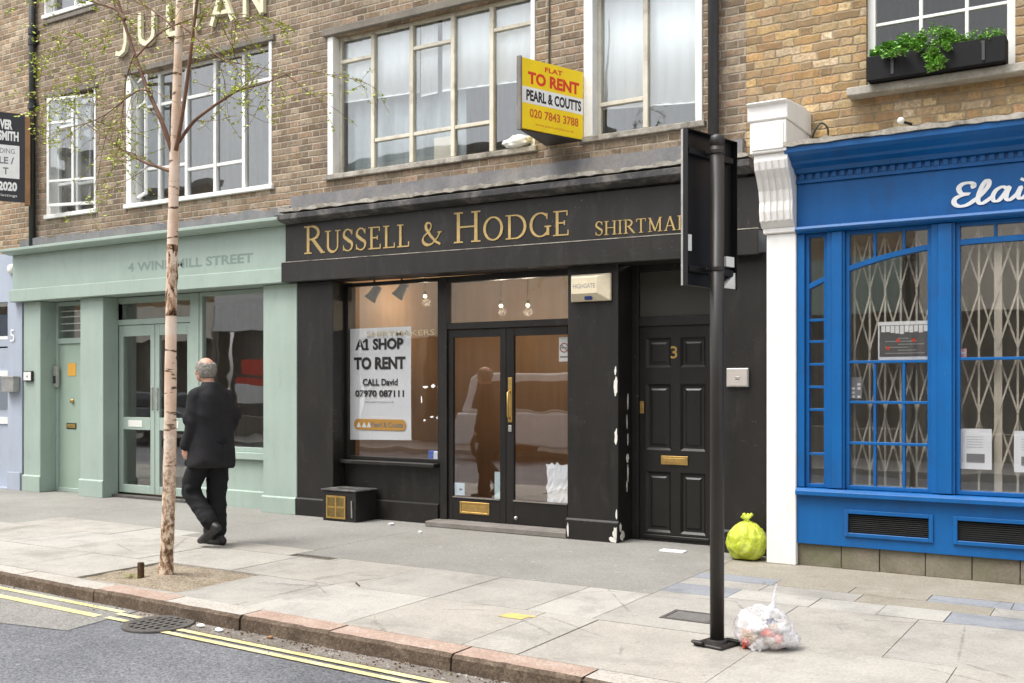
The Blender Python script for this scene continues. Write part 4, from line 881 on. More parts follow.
# ---------- far side of the street: what the glass reflects
def opp(x0, x1, h, wallm, fascm, shopm, label, fz=(3.05, 4.2), phase=0):
    o = thing('terraced_house', label, 'building', ((x0 + x1) / 2, -13.9, 0))
    wins = []; shops = []
    n = max(1, int((x1 - x0) / 2.3)); st_ = (x1 - x0) / n
    for i in range(n):
        for z in (4.9,):
            if z + 1.8 < h: wins.append((x0 + st_ * i + .55, x0 + st_ * i + st_ - .55, z, z + 1.75))
    m = MB(); wall_holes(m, x0 + .01, x1 - .01, fz[1], h, -13.75, -14.2, wins); m.build('wall', wallm, o)
    m = MB(); m.box(x0 + .02, x1 - .02, -13.95, -13.62, fz[0], fz[1] - .003); m.build('fascia', fascm, o)
    m = MB(); m.box(x0 + .02, x1 - .02, -14.1, -13.7, 0, .6)
    for i in range(n + 1): xx = x0 + st_ * i; m.box(max(x0 + .02, xx - .16), min(x1 - .02, xx + .16), -14.08, -13.66, .601, fz[0] - .003)
    m.build('shopfront', shopm, o)
    f = MB()
    for w_ in wins: frame_mb(*w_, -14.0, -13.93, .07, f); f.box(w_[0], w_[1], -13.99, -13.94, (w_[2] + w_[3]) / 2 - .03, (w_[2] + w_[3]) / 2 + .03)
    if wins: f.build('window', M['white_frame'], o)
    m = MB(); m.box(x0 + .1, x1 - .1, -14.35, -14.30, .6, h - .3); m.build('dark_glazing', M['far_glazing'], o)
    m = MB(); m.box(x0, x1, -14.25, -13.66, h, h + .18); m.build('parapet', M['sill_stone'], o)
opp(-45, -33, 7.6, M['brick_brown'], M['bluegrey'], M['far_joinery'], 'brown brick house across the street with blue grey fascia, seen only as a reflection')
opp(-33, -25.5, 8.0, M['brick_yellow'], M['stucco_cream'], M['far_joinery'], 'yellow brick house across the street with cream fascia, seen only as a reflection')
opp(-25.5, -20.0, 7.4, M['stucco_cream'], M['board_white'], M['far_joinery'], 'cream stucco house across the street with white fascia, seen only as a reflection', (3.3, 4.5))
opp(-20.0, -11.5, 7.9, M['stucco_cream'], M['stucco_cream'], M['far_joinery'], 'cream stucco house across the street, seen only as a reflection', (2.9, 4.4))
opp(-11.5, -4, 7.5, M['brick_yellow'], M['green'], M['far_joinery'], 'yellow brick house across the street with green fascia, seen only as a reflection')
opp(-4, 9, 7.8, M['stucco_cream'], M['stucco_cream'], M['far_joinery'], 'wide cream house straight across the street, seen only as a reflection', (3.0, 4.3))
pn = thing('shop_hoarding', 'red and white shop panel across the street, seen only as a reflection', 'panel', (-23.3, -13.55, 0))
bx('red_panel', M['red_ink'], pn, -24.0, -22.9, -13.55, -13.50, 1.85, 2.35); bx('red_stripe', M['red_ink'], pn, -24.3, -21.2, -13.55, -13.5, 1.55, 1.75); bx('white_panel', M['board_white'], pn, -24.3, -21.2, -13.55, -13.5, 1.0, 1.549)
def car(label, mat, loc, L=4.6, H=1.85):
    c = thing('parked_car', label, 'car', loc, 'cars parked on the far side'); hw = .92
    body = [(-L / 2, .35), (-L / 2 - .02, .75), (-L / 2 + .1, 1.02), (L / 2 - 1.25, 1.06), (L / 2 - .15, .92), (L / 2, .7), (L / 2, .35)]
    top = [(-L / 2 + .12, 1.025), (-L / 2 + .35, H - .12), (-L / 2 + .6, H), (.55, H), (.85, H - .06), (L / 2 - 1.2, 1.065)]
    m = MB(); m.prism(body, 'y', -hw, hw); m.prism(top, 'y', -hw + .12, hw - .12); b = m.build('body', mat, c, .05, world=False, seg=2)
    gl = [(-L / 2 + .42, 1.10), (-L / 2 + .55, H - .18), (.5, H - .18), (.82, H - .22), (L / 2 - 1.45, 1.10)]
    for s_ in (-1, 1):
        m = MB(); m.prism(gl, 'y', s_ * (hw - .125), s_ * (hw - .105)); m.build('side_window', M['car_glass'], c, world=False)
        for x in (-L / 2 + .85, L / 2 - .9):
            m = MB(); m.lathe([(.1, -.1), (.33, -.1), (.35, -.06), (.35, .06), (.33, .1), (.1, .1)], (x, s_ * (hw - .08), .35), 20, 'y'); wh = m.build('wheel', M['tyre'], c, smooth=False, world=False)
            m = MB(); m.lathe([(.02, -.02), (.2, -.01), (.21, .01), (.02, .02)], (x, s_ * (hw + .02), .35), 16, 'y'); m.build('rim', M['steel'], wh, world=False)
    return c
car('white parked estate car across the street, seen only as a reflection', M['car_white'], (-10.6, -10.15, RZ), 4.9, 1.92)
car('blue grey parked car across the street, seen only as a reflection', M['car_blue'], (-23.6, -9.9, RZ), 4.2, 1.45)

# ================================================================== THINGS
# drainpipes
def pipe(name, label, x, y, z0, z1, r, mat, collars):
    o = thing(name, label, 'drainpipe', (x, y, z0)); MB().tube([(x, y, z0), (x, y, z1)], r, 14).build('pipe', mat, o, smooth=True)
    for z in collars:
        m = MB(); m.lathe([(r + .004, z - .05), (r + .014, z - .045), (r + .014, z + .045), (r + .004, z + .05)], (x, y, 0), 16); m.box(x - r - .05, x + r + .05, y + r * .5, BY - .002, z - .018, z + .018); m.build('collar', mat, o)
pipe('drainpipe', 'black drainpipe with collars between the pale house and the brown house', -13.67, .045, 3.52, 9, .045, M['pipe_black'], [6.62, 6.47, 5.55])
pipe('drainpipe', 'grey drainpipe running up the brown brick behind the black sign post', -3.37, .03, 3.6, 9, .05, M['pipe_grey'], [5.2])
pipe('cable_conduit', 'thin brown conduit on the brick beside the wide cream window', -5.13, .088, 4.4, 9, .008, M['concrete_lintel'], [])
# blinds
def blind(label, x0, x1, za, zb_, zt, y):
    o = thing('window_blind', label, 'blind', ((x0 + x1) / 2, y, za)); n = 40; m = MB()
    vs = []
    for i in range(n + 1):
        xx = x0 + (x1 - x0) * i / n; yy = y + .006 * math.sin(i * 1.3) + .004 * math.sin(i * .37); z = za + (zb_ - za) * i / n
        vs += [(xx, yy, z), (xx, yy, zt), (xx, yy + .004, zt), (xx, yy + .004, z)]
    m.add(vs, [(i * 4 + j, i * 4 + (j + 1) % 4, i * 4 + 4 + (j + 1) % 4, i * 4 + 4 + j) for i in range(n) for j in range(4)]); m.build('fabric', M['blind'], o, smooth=True)
    m = MB(); m.add([(x0, y - .004, za - .012), (x1, y - .004, zb_ - .012), (x1, y + .008, zb_ - .012), (x0, y + .008, za - .012), (x0, y - .004, za), (x1, y - .004, zb_), (x1, y + .008, zb_), (x0, y + .008, za)], [(0, 1, 5, 4), (2, 3, 7, 6), (0, 3, 2, 1), (4, 5, 6, 7), (0, 4, 7, 3), (1, 2, 6, 5)]); m.build('hem_bar', M['blind'], o)
blind('wide white blind over the two left lights of the five part cream window', -8.05, -6.90, 4.84, 4.80, 5.75, .275)
blind('narrow white blind over the middle light of the five part cream window', -6.885, -6.66, 4.75, 4.76, 5.75, .285)
blind('wide white blind over the right lights of the five part cream window', -6.585, -5.30, 4.76, 4.70, 5.75, .275)
blind('white blind drawn almost to the sill behind the narrow cream window', -4.70, -3.50, 4.29, 4.20, 5.6, .275)
o = thing('net_curtain', 'grey blue net curtain below the blind in the five part cream window', 'curtain', (-7.4, .37, 3.95)); m = MB(); vs = []; n = 60
for i in range(n + 1):
    xx = -8.03 + 1.7 * i / n; vs += [(xx, .38 + .018 * math.sin(i * .9), 3.97), (xx, .38 + .014 * math.sin(i * .9 + .5), 5.2)]
m.add(vs, [(i * 2, i * 2 + 2, i * 2 + 3, i * 2 + 1) for i in range(n)]); m.build('fabric', M['curtain_grey'], o, smooth=True)
o = thing('radiator_cover', 'pale board standing low behind the five part cream window', 'board', (-6.6, .36, 3.97)); bx('panel', M['stucco_cream'], o, -6.75, -6.45, .345, .36, 3.98, 4.27)
# crumpled cloth on the sill
def lump(c, r, seed, sub=3, amp=.25, scale=6.0, squash=None):
    bm = bmesh.new(); bmesh.ops.create_icosphere(bm, subdivisions=sub, radius=1.0); m = MB(); off = Vector((seed * 3.1, seed * 1.7, seed))
    vs = []
    for v in bm.verts:
        d = v.co.normalized(); q = 1 + amp * (abs(noise.noise(d * scale * .35 + off)) * 1.4 - .3) + amp * .5 * (abs(noise.noise(d * scale + off)) - .2) 
        p = Vector((d.x * r[0], d.y * r[1], d.z * r[2])) * q
        if squash is not None and p.z < squash: p.z = squash + (p.z - squash) * .08
        vs.append((c[0] + p.x, c[1] + p.y, c[2] + p.z))
    m.add(vs, [tuple(v.index for v in f.verts) for f in bm.faces]); bm.free(); return m
tag(lump((-5.50, .08, 4.02), (.17, .06, .06), 2, 3, .6, 8).build('crumpled_cloth', M['white_plastic'], smooth=True), 'crumpled white cloth on the right end of the wide cream sill', 'cloth')
# TO RENT board: two panels meeting in a V, fixed to the brick
vb = thing('letting_board', 'yellow and white TO RENT board fixed to the brick above the black shop', 'sign', (-4.736, .08, 0))
A = Vector((-4.736, .07)); P0 = Vector((-5.005, -.65)); B = Vector((-5.157, .07))
d_ = (A - P0).normalized(); nrm = Vector((d_.y, -d_.x)); Lp = (A - P0).length
ang = math.atan2(d_.y, d_.x)
def onpanel(m): # local x along the panel from the street end, local -y outwards
    R_ = Matrix.Rotation(ang, 3, 'Z'); m.v = [tuple(R_ @ Vector(v) + Vector((P0.x, P0.y, 0))) for v in m.v]; return m
z0, z1 = 3.945, 4.612
onpanel(MB().box(0, Lp, 0, .012, z0, z1)).build('front_panel', M['yellow_board'], vb)
onpanel(MB().box(.0, Lp, -.0012, -.0004, z0 + .245, z0 + .40)).build('white_band', M['board_white'], vb)
m = MB(); text_into(m, 'TO RENT', .07, Lp - .05, z0 + .43, z0 + .55, -.001, .045); text_into(m, 'FLAT', .28, .50, z0 + .578, z0 + .625, -.001, .03); onpanel(m).build('red_lettering', M['red_ink'], vb)
m = MB(); text_into(m, 'PEARL & COUTTS', .05, Lp - .025, z0 + .27, z0 + .375, -.0018, .04); onpanel(m).build('black_lettering', M['ink'], vb)
m = MB(); text_into(m, '020 7843 3788', .09, Lp - .06, z0 + .115, z0 + .20, -.001, .03); text_into(m, 'www.pearl-coutts.co.uk', .16, Lp - .12, z0 + .04, z0 + .072, -.001, 0); onpanel(m).build('phone_lettering', flat('orange_red_ink', (.62, .15, .02), .5), vb)
e_ = (B - P0).normalized(); Lb = (B - P0).length; angb = math.atan2(e_.y, e_.x)
m = MB(); m.box(-.004, Lb, .0, .012, z0, z1); R_ = Matrix.Rotation(angb, 3, 'Z'); m.v = [tuple(R_ @ Vector(v) + Vector((P0.x - .004, P0.y - .004, 0))) for v in m.v]; m.build('side_panel', M['yellow_board'], vb)
m = MB(); m.box(P0.x - .045, P0.x + .004, P0.y - .03, P0.y - .004, z0 - .02, z1 + .012); m.build('corner_post', M['grey_wood'], vb, .004)
m = MB(); m.prism([(P0.x - .03, P0.y), (A.x, A.y), (B.x, B.y)], 'z', z0 - .012, z0 - .003); m.build('base_frame', M['board_black'], vb)
# estate board at the left edge
a5 = math.radians(30.6 + 180)
eb = thing('estate_board', 'black and white estate agent board cut by the left edge', 'sign', (-13.83, -.08, 4.13))
dv = Vector((-.51, -.86)); P1 = Vector((-13.62, -.10)); Le = .80; P0e = P1 + dv * Le; an = math.atan2(-dv.y, -dv.x)
def oneb(m):
    R_ = Matrix.Rotation(an, 3, 'Z'); m.v = [tuple(R_ @ Vector(v) + Vector((P0e.x, P0e.y, 0))) for v in m.v]; return m
oneb(MB().box(0, Le, 0, .015, 4.13, 5.39)).build('panel', M['board_black'], eb)
oneb(MB().box(0.0, Le - .07, -.0015, -.0005, 4.46, 4.93)).build('white_panel', M['board_white'], eb)
oneb(MB().box(Le + .001, Le + .07, .0, .07, 4.10, 5.36)).build('post', M['raw_wood'], eb, .004)
m = MB(); text_into(m, 'VER', .48, Le - .16, 5.15, 5.29, -.002, .05); text_into(m, 'SMITH', .46, Le - .08, 4.99, 5.13, -.002, .05); text_into(m, '2020', .46, Le - .10, 4.28, 4.41, -.002, .05); text_into(m, 'sales and lettings', .2, Le - .1, 4.19, 4.235, -.002, 0); oneb(m).build('white_lettering', M['board_white'], eb)
m = MB(); text_into(m, 'ILDING', .42, Le - .13, 4.81, 4.88, -.003, 0); text_into(m, 'LE /', .47, Le - .14, 4.66, 4.76, -.003, .03); text_into(m, 'T', .52, .59, 4.51, 4.61, -.003, .03); oneb(m).build('dark_lettering', M['grey_ink'], eb)
# wall boxes
def wallbox(name, label, cat, x0, x1, y0, y1, z0, z1, mat, parts=()):
    o = thing(name, label, cat, ((x0 + x1) / 2, y1, z0)); MB().box(x0, x1, y0, y1, z0, z1).build('case', mat, o, .006, seg=2)
    for nm, mt, b in parts: MB().box(*b).build(nm, mt, o, .002)
    return o
wallbox('mail_box', 'brushed steel box on the blue grey wall at the left edge', 'mailbox', -14.17, -13.89, -.11, -.001, 1.43, 1.63, M['steel'], [('lid', M['steel'], (-14.18, -13.88, -.118, -.002, 1.631, 1.655))])
wallbox('intercom', 'white intercom on the first sage green pilaster', 'intercom', -13.76, -13.56, -.035, -.0005, 1.58, 1.73, M['dark_plastic'], [('face_plate', M['white_plastic'], (-13.745, -13.575, -.041, -.0355, 1.595, 1.715)), ('button', M['steel'], (-13.67, -13.64, -.046, -.0415, 1.64, 1.665))])
wallbox('entry_phone', 'tall grey entry phone beside the sage green front door', 'intercom', -13.395, -13.32, .19, .2395, 1.50, 1.80, M['steel'], [('button_panel', M['dark_plastic'], (-13.385, -13.33, .184, .1895, 1.55, 1.66))])
al = thing('alarm_box', 'cream alarm box with angled sides high on the black middle pier', 'alarm', (-4.6, 0, 2.33))
m = MB(); a, b, c, d = -4.815, -4.385, 2.335, 2.60
m.add([(a, -.0005, c), (b, -.0005, c), (b, -.0005, d), (a, -.0005, d), (a, -.03, c), (b, -.03, c), (b, -.03, d), (a, -.03, d), (a + .03, -.085, c + .075), (b - .12, -.085, c + .075), (b - .12, -.085, d - .03), (a + .03, -.085, d - .03)],
      [(0, 1, 5, 4), (1, 2, 6, 5), (2, 3, 7, 6), (3, 0, 4, 7), (4, 5, 9, 8), (5, 6, 10, 9), (6, 7, 11, 10), (7, 4, 8, 11), (8, 9, 10, 11), (0, 3, 2, 1)]); m.build('case', M['cream_plastic'], al, .006)
m = MB(); text_into(m, 'HIGHGATE', a + .05, b - .14, c + .125, c + .17, -.0855, .01); m.build('lettering', M['grey_ink'], al)
MB().box(a + .16, a + .25, -.066, -.045, c + .012, c + .06).build('strobe', M['navy'], al, .01)
wallbox('intercom', 'silver framed white bell panel on the black wall right of the number 3 door', 'intercom', -3.225, -3.02, -.03, -.0005, 1.50, 1.67, M['steel'], [('face_plate', flat('grey_beige_plastic', (.42, .385, .35), .5), (-3.215, -3.03, -.036, -.0305, 1.51, 1.66)), ('button', M['steel'], (-3.14, -3.10, -.041, -.0365, 1.57, 1.595))])
wf = thing('wall_lamp', 'small white round fitting at the corner above the blue grey front', 'lamp', (-14.06, -.02, 3.2)); MB().lathe([(.02, -.05), (.06, -.045), (.075, -.02), (.075, -.0005)], (-14.08, 0, 3.22), 16, 'y').build('dome', M['white_plastic'], wf, smooth=True)
# gas-vent box on the pavement
vx = thing('vent_cabinet', 'small black cabinet with brass grille on the pavement by the black window', 'cabinet', (-7.65, -.1, 0))
MB().box(-7.90, -7.42, -.20, .168, 0, .335).build('case', M['black'], vx, .006); MB().box(-7.92, -7.40, -.215, .168, .336, .355).build('lid', M['ledge_black'], vx, .006)
m = MB(); frame_mb(-7.84, -7.56, .03, .285, -.212, -.2005, .02, m); m.box(-7.71, -7.69, -.2115, -.2005, .05, .265); m.box(-7.82, -7.711, -.211, -.2005, .149, .167); m.box(-7.689, -7.58, -.211, -.2005, .149, .167); gr_ = m.build('grille', M['brass'], vx)
m = MB(); [m.box(-7.82, -7.58, -.2075, -.202, .055 + i * .0125, .0625 + i * .0125) for i in range(17)]; m.build('slats', paint('tarnished_brass', (.36, .26, .10), .5, .2, 20, 0, .7), gr_)
MB().tube([(-7.47, -.206, .05), (-7.47, -.212, .24)], .008, 8).build('handle', M['steel'], vx)
# posters and papers behind the glass
ps = thing('to_let_poster', 'large white A1 SHOP TO RENT poster taped inside the black shop window', 'poster', (-7.43, .245, .9))
m = MB(); n = 10; vs = []
for i in range(n + 1):
    for j in range(n + 1):
        u, v = i / n, j / n; vs.append((-7.885 + .89 * u, .246 + .004 * math.sin(u * 5) * math.sin(v * 4) + (.006 * (1 - v) * u), .90 + 1.275 * v - .012 * (1 - u) * (1 - v) + .004 * u))
m.add(vs, [(i * (n + 1) + j, (i + 1) * (n + 1) + j, (i + 1) * (n + 1) + j + 1, i * (n + 1) + j + 1) for i in range(n) for j in range(n)]); m.build('sheet', M['paper'], ps, smooth=True)
m = MB(); yy = .2425
text_into(m, 'A1 SHOP', -7.80, -7.10, 1.925, 2.055, yy, .045); ribbon(m, [(-7.636, 2.05), (-7.658, 2.028), (-7.685, 2.014)], .024, yy, .0015); m.box(-7.69, -7.60, yy - .001, yy + .0005, 1.925, 1.947); text_into(m, 'TO RENT', -7.82, -7.07, 1.70, 1.845, yy, .045); text_into(m, 'CALL David', -7.69, -7.18, 1.515, 1.595, yy, .03); text_into(m, '07970 087111', -7.80, -7.09, 1.385, 1.465, yy, .035); text_into(m, 'www.pearl-coutts.co.uk', -7.66, -7.24, 1.315, 1.34, yy, .0); m.build('lettering', M['ink'], ps)
m = MB(); rp = arc(-7.76, 1.07, .058, .062, 90, 270, 8) + arc(-7.12, 1.07, .058, .062, -90, 90, 8); m.prism(rp, 'y', yy - .0015, yy); m.build('orange_band', M['orange_ink'], ps)
m = MB(); text_into(m, 'Pearl & Coutts', -7.56, -7.10, 1.04, 1.10, yy - .002, .03); m.build('band_lettering', M['grey_ink'], ps); m = MB(); [m.prism([(x, 1.035), (x + .07, 1.035), (x + .035, 1.10)], 'y', yy - .0025, yy - .002) for x in (-7.78, -7.70, -7.63)]; m.build('emblem', M['paper'], ps)
def paper(label, x0, x1, z0, z1, y, mat=None, name='paper_notice', parts=None, cat='notice'):
    o = thing(name, label, cat, ((x0 + x1) / 2, y, z0)); MB().box(x0, x1, y, y + .0008, z0, z1).build('sheet', mat or M['paper'], o)
    if parts: parts(o)
    return o
def nosmoke(o):
    m = MB(); ribbon(m, arc(-5.045, 1.90, .045, .045, 0, 360, 24), .011, .2465, .0005); m.build('red_ring', paint('faded_red_ink', (.35, .10, .07), .6, .1, 5, 0), o)
    m = MB(); ribbon(m, [(-5.078, 1.93), (-5.012, 1.87)], .010, .246, .0005); m.box(-5.078, -5.012, .2455, .2465, 1.895, 1.905); m.box(-5.09, -5.0, .2455, .2465, 1.80, 1.815); m.build('symbol', M['grey_ink'], o)
paper('white no smoking sticker at the top of the right door glass', -5.105, -4.985, 1.76, 2.01, .247, M['board_white'], 'sticker', nosmoke, 'sticker')
paper('small pale blue sticker in the lower left corner of the left door glass', -6.40, -6.27, .325, .46, .245, flat('pale_blue_paper', (.52, .68, .80), .6), 'sticker', lambda o: MB().box(-6.34, -6.30, .2435, .2445, .38, .40).build('logo', M['navy'], o), 'sticker')
paper('narrow pale blue sheet in the lower right corner of the left door glass', -5.885, -5.795, .31, .60, .245, flat('pale_cyan_paper', (.62, .78, .80), .6))
o = thing('paper_notice', 'crumpled white sheet low in the right door glass', 'notice', (-5.1, .25, .32))
m = MB(); rr = random.Random(5); n = 8; vs = [(-5.25 + .25 * i / n + (rr.uniform(-.012, .012) if i in (0, n) else 0), .246 + rr.uniform(0, .008), .315 + .40 * j / n + (rr.uniform(-.02, .02) if j == n else 0)) for i in range(n + 1) for j in range(n + 1)]
m.add(vs, [(i * (n + 1) + j, (i + 1) * (n + 1) + j, (i + 1) * (n + 1) + j + 1, i * (n + 1) + j + 1) for i in range(n) for j in range(n)]); m.build('sheet', M['paper'], o)
cu = thing('tissue_pack', 'small blue and white packet on the sill inside the black shop window', 'packet', (-6.65, .30, .69)); MB().box(-6.76, -6.58, .26, .33, .692, .79).build('wrapper', M['paper'], cu, .01); MB().box(-6.77, -6.69, .255, .335, .6915, .795).build('blue_end', flat('bright_blue_wrap', (.06, .14, .55), .4), cu, .01)
# spotlights
def spot(x, y, z, label):
    o = thing('spotlight', label, 'lamp', (x, y, z), 'spotlights inside the black shop window')
    MB().tube([(x, y, 2.94), (x, y, z + .05)], .012, 8).build('stem', M['dark_plastic'], o)
    R_ = Matrix.Rotation(math.radians(28), 3, 'Y') @ Matrix.Rotation(math.radians(-20), 3, 'X'); m = MB(); m.lathe([(.045, .09), (.05, .06), (.06, -.05), (.075, -.10), (.066, -.10), (.04, -.05)], (0, 0, 0), 16); m.v = [tuple(R_ @ Vector(v) + Vector((x, y, z))) for v in m.v]; m.build('lamp_head', M['dark_plastic'], o, smooth=True)
spot(-7.66, .42, 2.60, 'left black spotlight hanging at the top of the black shop window'); spot(-7.26, .42, 2.615, 'right black spotlight hanging at the top of the black shop window')
def down(x, y, z, e, label):
    o = thing('ceiling_lamp', label, 'lamp', (x, y, z), 'lit lamps inside the black shop')
    MB().lathe([(.012, .06), (.022, .05), (.024, .01), (.02, .01)], (x, y, z), 14).build('holder', M['dark_plastic'], o, smooth=True); MB().ball((x, y, z - .005), .022).build('bulb', M['bulb'], o, smooth=True); MB().tube([(x, y, z + .1), (x, y, 2.95)], .006, 6).build('stem', M['dark_plastic'], o)
    l = bpy.data.lights.new('lamp_light', 'POINT'); l.energy = e; l.color = (1.0, .84, .62); l.shadow_soft_size = .05; lo = bpy.data.objects.new('lamp_light', l); COL.objects.link(lo); lo.location = (x, y, z - .08)
down(-7.80, 1.6, 2.66, 6, 'lit lamp behind the poster window'); down(-6.66, 1.6, 2.49, 6, 'left lit lamp behind the door transom'); down(-6.28, 1.6, 2.48, 6, 'right lit lamp behind the door transom')
# security gates in the blue shop
def gate(label, x0, x1, pitch, y, posts=()):
    o = thing('folding_gate', label, 'security gate', ((x0 + x1) / 2, y, .68), 'folding gates inside the blue shop windows')
    xs = []; x = x0
    while x <= x1 + .001: xs.append(x); x += pitch
    for x in xs:
        w_ = .028 if any(abs(x - p) < pitch * .4 for p in posts) else .0075
        MB().box(x - w_, x + w_, y - .012, y + .012, .69, 2.72).build('upright', M['gate'], o)
    m = MB(); zs = [.80, 1.30, 1.80, 2.30]
    for i in range(len(xs) - 1):
        a, b = xs[i], xs[i + 1]; mid = (a + b) / 2
        for z in zs:
            h = .44
            for (p, q) in (((a, z), (b, z + h)), ((b, z), (a, z + h))):
                dx, dz = q[0] - p[0], q[1] - p[1]; L = math.hypot(dx, dz); nx, nz = -dz / L * .007, dx / L * .007; yy = y - .016 if p[0] < q[0] else y + .016
                m.add([(p[0] + nx, yy - .003, p[1] + nz), (q[0] + nx, yy - .003, q[1] + nz), (q[0] - nx, yy - .003, q[1] - nz), (p[0] - nx, yy - .003, p[1] - nz), (p[0] + nx, yy + .003, p[1] + nz), (q[0] + nx, yy + .003, q[1] + nz), (q[0] - nx, yy + .003, q[1] - nz), (p[0] - nx, yy + .003, p[1] - nz)],
                      [(0, 1, 2, 3), (7, 6, 5, 4), (0, 4, 5, 1), (1, 5, 6, 2), (2, 6, 7, 3), (3, 7, 4, 0)])
    m.build('lattice', M['gate'], o)
    MB().box(x0 - .02, x1 + .02, y - .025, y + .025, .665, .689).build('bottom_track', M['gate'], o)
gate('dense beige folding gate behind the small paned blue window', -2.06, -1.45, .122, -.17)
gate('open beige folding gate behind the large blue window', -1.245, -.11, .137, -.19, posts=(-.97,))
# notices in the blue shop
def tower(o):
    MB().box(-1.845, -1.45, -.2525, -.2515, 1.745, 2.0).build('picture', flat('grey_print', (.10, .10, .10), .5), o)
    m = MB(); [m.box(-1.80 + .1 * (i % 2), -1.50 - .06 * (i % 3), -.2535, -.2526, 1.77 + i * .024, 1.776 + i * .024) for i in range(6)]; m.build('text_lines', M['steel'], o)
    m = MB(); [m.ball((x, -.253, z), (.016, .001, .014), 8, 6) for x, z in ((-1.70, 1.875), (-1.58, 1.875), (-1.78, 1.815))]; m.build('red_marks', M['red_ink'], o)
    m = MB(); rr = random.Random(6); [m.box(-1.83 + .036 * i, -1.80 + .036 * i, -.2535, -.2526, 1.94 + rr.uniform(-.012, .01), 1.995) for i in range(10)]; m.build('skyline', M['board_white'], o)
paper('grey printed poster with white border in the small paned blue window', -1.856, -1.44, 1.72, 2.03, -.251, M['board_white'], 'paper_notice', tower, 'poster')
def pic(x0, x1, z0):
    def f(o):
        MB().box(x0 + .05, x1 - .05, -.2525, -.2515, z0 + .05, z0 + .12).build('picture', M['grey_ink'], o); m = MB(); [m.box(x0 + .05, x1 - .06, -.2525, -.2515, z0 + .17 + i * .02, z0 + .174 + i * .02) for i in range(5)]; m.build('text_lines', flat('pale_grey_ink', (.5, .5, .52), .6), o)
    return f
paper('white notice with grey picture in the large blue window', -1.24, -1.01, .86, 1.175, -.251, None, 'paper_notice', pic(-1.24, -1.01, .86))
paper('white notice cut by the right edge of the photo in the large blue window', -.855, -.64, .85, 1.165, -.251, None, 'paper_notice', pic(-.855, -.64, .85))
paper('pink and white sticker at the left edge of the large blue window', -1.255, -1.19, 1.73, 1.80, -.251, flat('pink_paper', (.75, .42, .45), .6), 'sticker', lambda o: MB().box(-1.25, -1.195, -.2525, -.2515, 1.76, 1.775).build('text_lines', M['board_white'], o), 'sticker')
o = thing('sticker', 'dark opening hours sticker with white marks in the top left small blue pane', 'sticker', (-2.05, -.25, 1.4)); MB().box(-2.075, -1.985, -.251, -.2502, 1.40, 1.58).build('sheet', M['grey_ink'], o)
m = MB(); rr = random.Random(9); [m.box(-2.065 + .045 * (i % 2), -2.04 + .045 * (i % 2), -.2525, -.2515, 1.41 + .034 * (i // 2), 1.43 + .034 * (i // 2)) for i in range(8) if rr.random() < .7]; m.build('white_marks', M['board_white'], o)
# cable and lamp on the blue cornice
tag(MB().tube(smoothpath([(-2.47, .06, 3.55), (-2.46, .0, 3.66), (-2.40, .02, 3.78), (-2.34, .04, 3.74), (-2.34, .06, 3.60), (-2.36, .08, 3.52)], 5), .008, 8).build('loose_cable', M['pipe_black'], smooth=True), 'loop of black cable on the brick beside the white corbel', 'cable')
sl_ = thing('security_lamp', 'small white bulb fitting on the ledge over the blue cornice', 'lamp', (-1.70, .0, 3.6)); MB().ball((-1.72, -.04, 3.70), .03).build('globe', M['white_plastic'], sl_, smooth=True); MB().tube([(-1.72, -.02, 3.70), (-1.66, .08, 3.69)], .012, 8).build('stem', M['dark_plastic'], sl_)

# window box and its plants
wb = thing('window_box', 'long black window box on the stone sill of the yellow brick house', 'planter', (-1.45, -.03, 4.04))
m = MB(); m.box(-1.975, -.925, -.125, -.105, 4.045, 4.245); m.box(-1.975, -.925, .045, .06, 4.045, 4.245); m.box(-1.975, -1.957, -.1045, .0445, 4.045, 4.245); m.box(-.943, -.925, -.1045, .0445, 4.045, 4.245); m.box(-1.956, -.944, -.1045, .0445, 4.045, 4.06); m.build('trough', flat('matt_black_planter', (.010, .010, .011), .75, 0, .25), wb, .004)
MB().box(-1.955, -.945, -.104, .044, 4.1, 4.225).build('soil', M['soil'], wb)
for x in (-1.77, -1.085): MB().box(x - .012, x + .012, -.133, -.1255, 4.07, 4.225).build('bracket', M['pipe_grey'], wb, .002)
def leaf(m, c, s, rr, squat=.6):
    a = rr.uniform(0, 2 * PI); tlt = rr.uniform(-.9, .9)
    d = Vector((math.cos(a), math.sin(a), rr.uniform(-.5, .7))).normalized(); u = d.cross(Vector((rr.uniform(-1, 1), rr.uniform(-1, 1), 1))).normalized()
    c = Vector(c); b = d * s; w = u * s * squat * .5
    m.add([c, c + b * .5 + w, c + b, c + b * .5 - w], [(0, 1, 2, 3)])
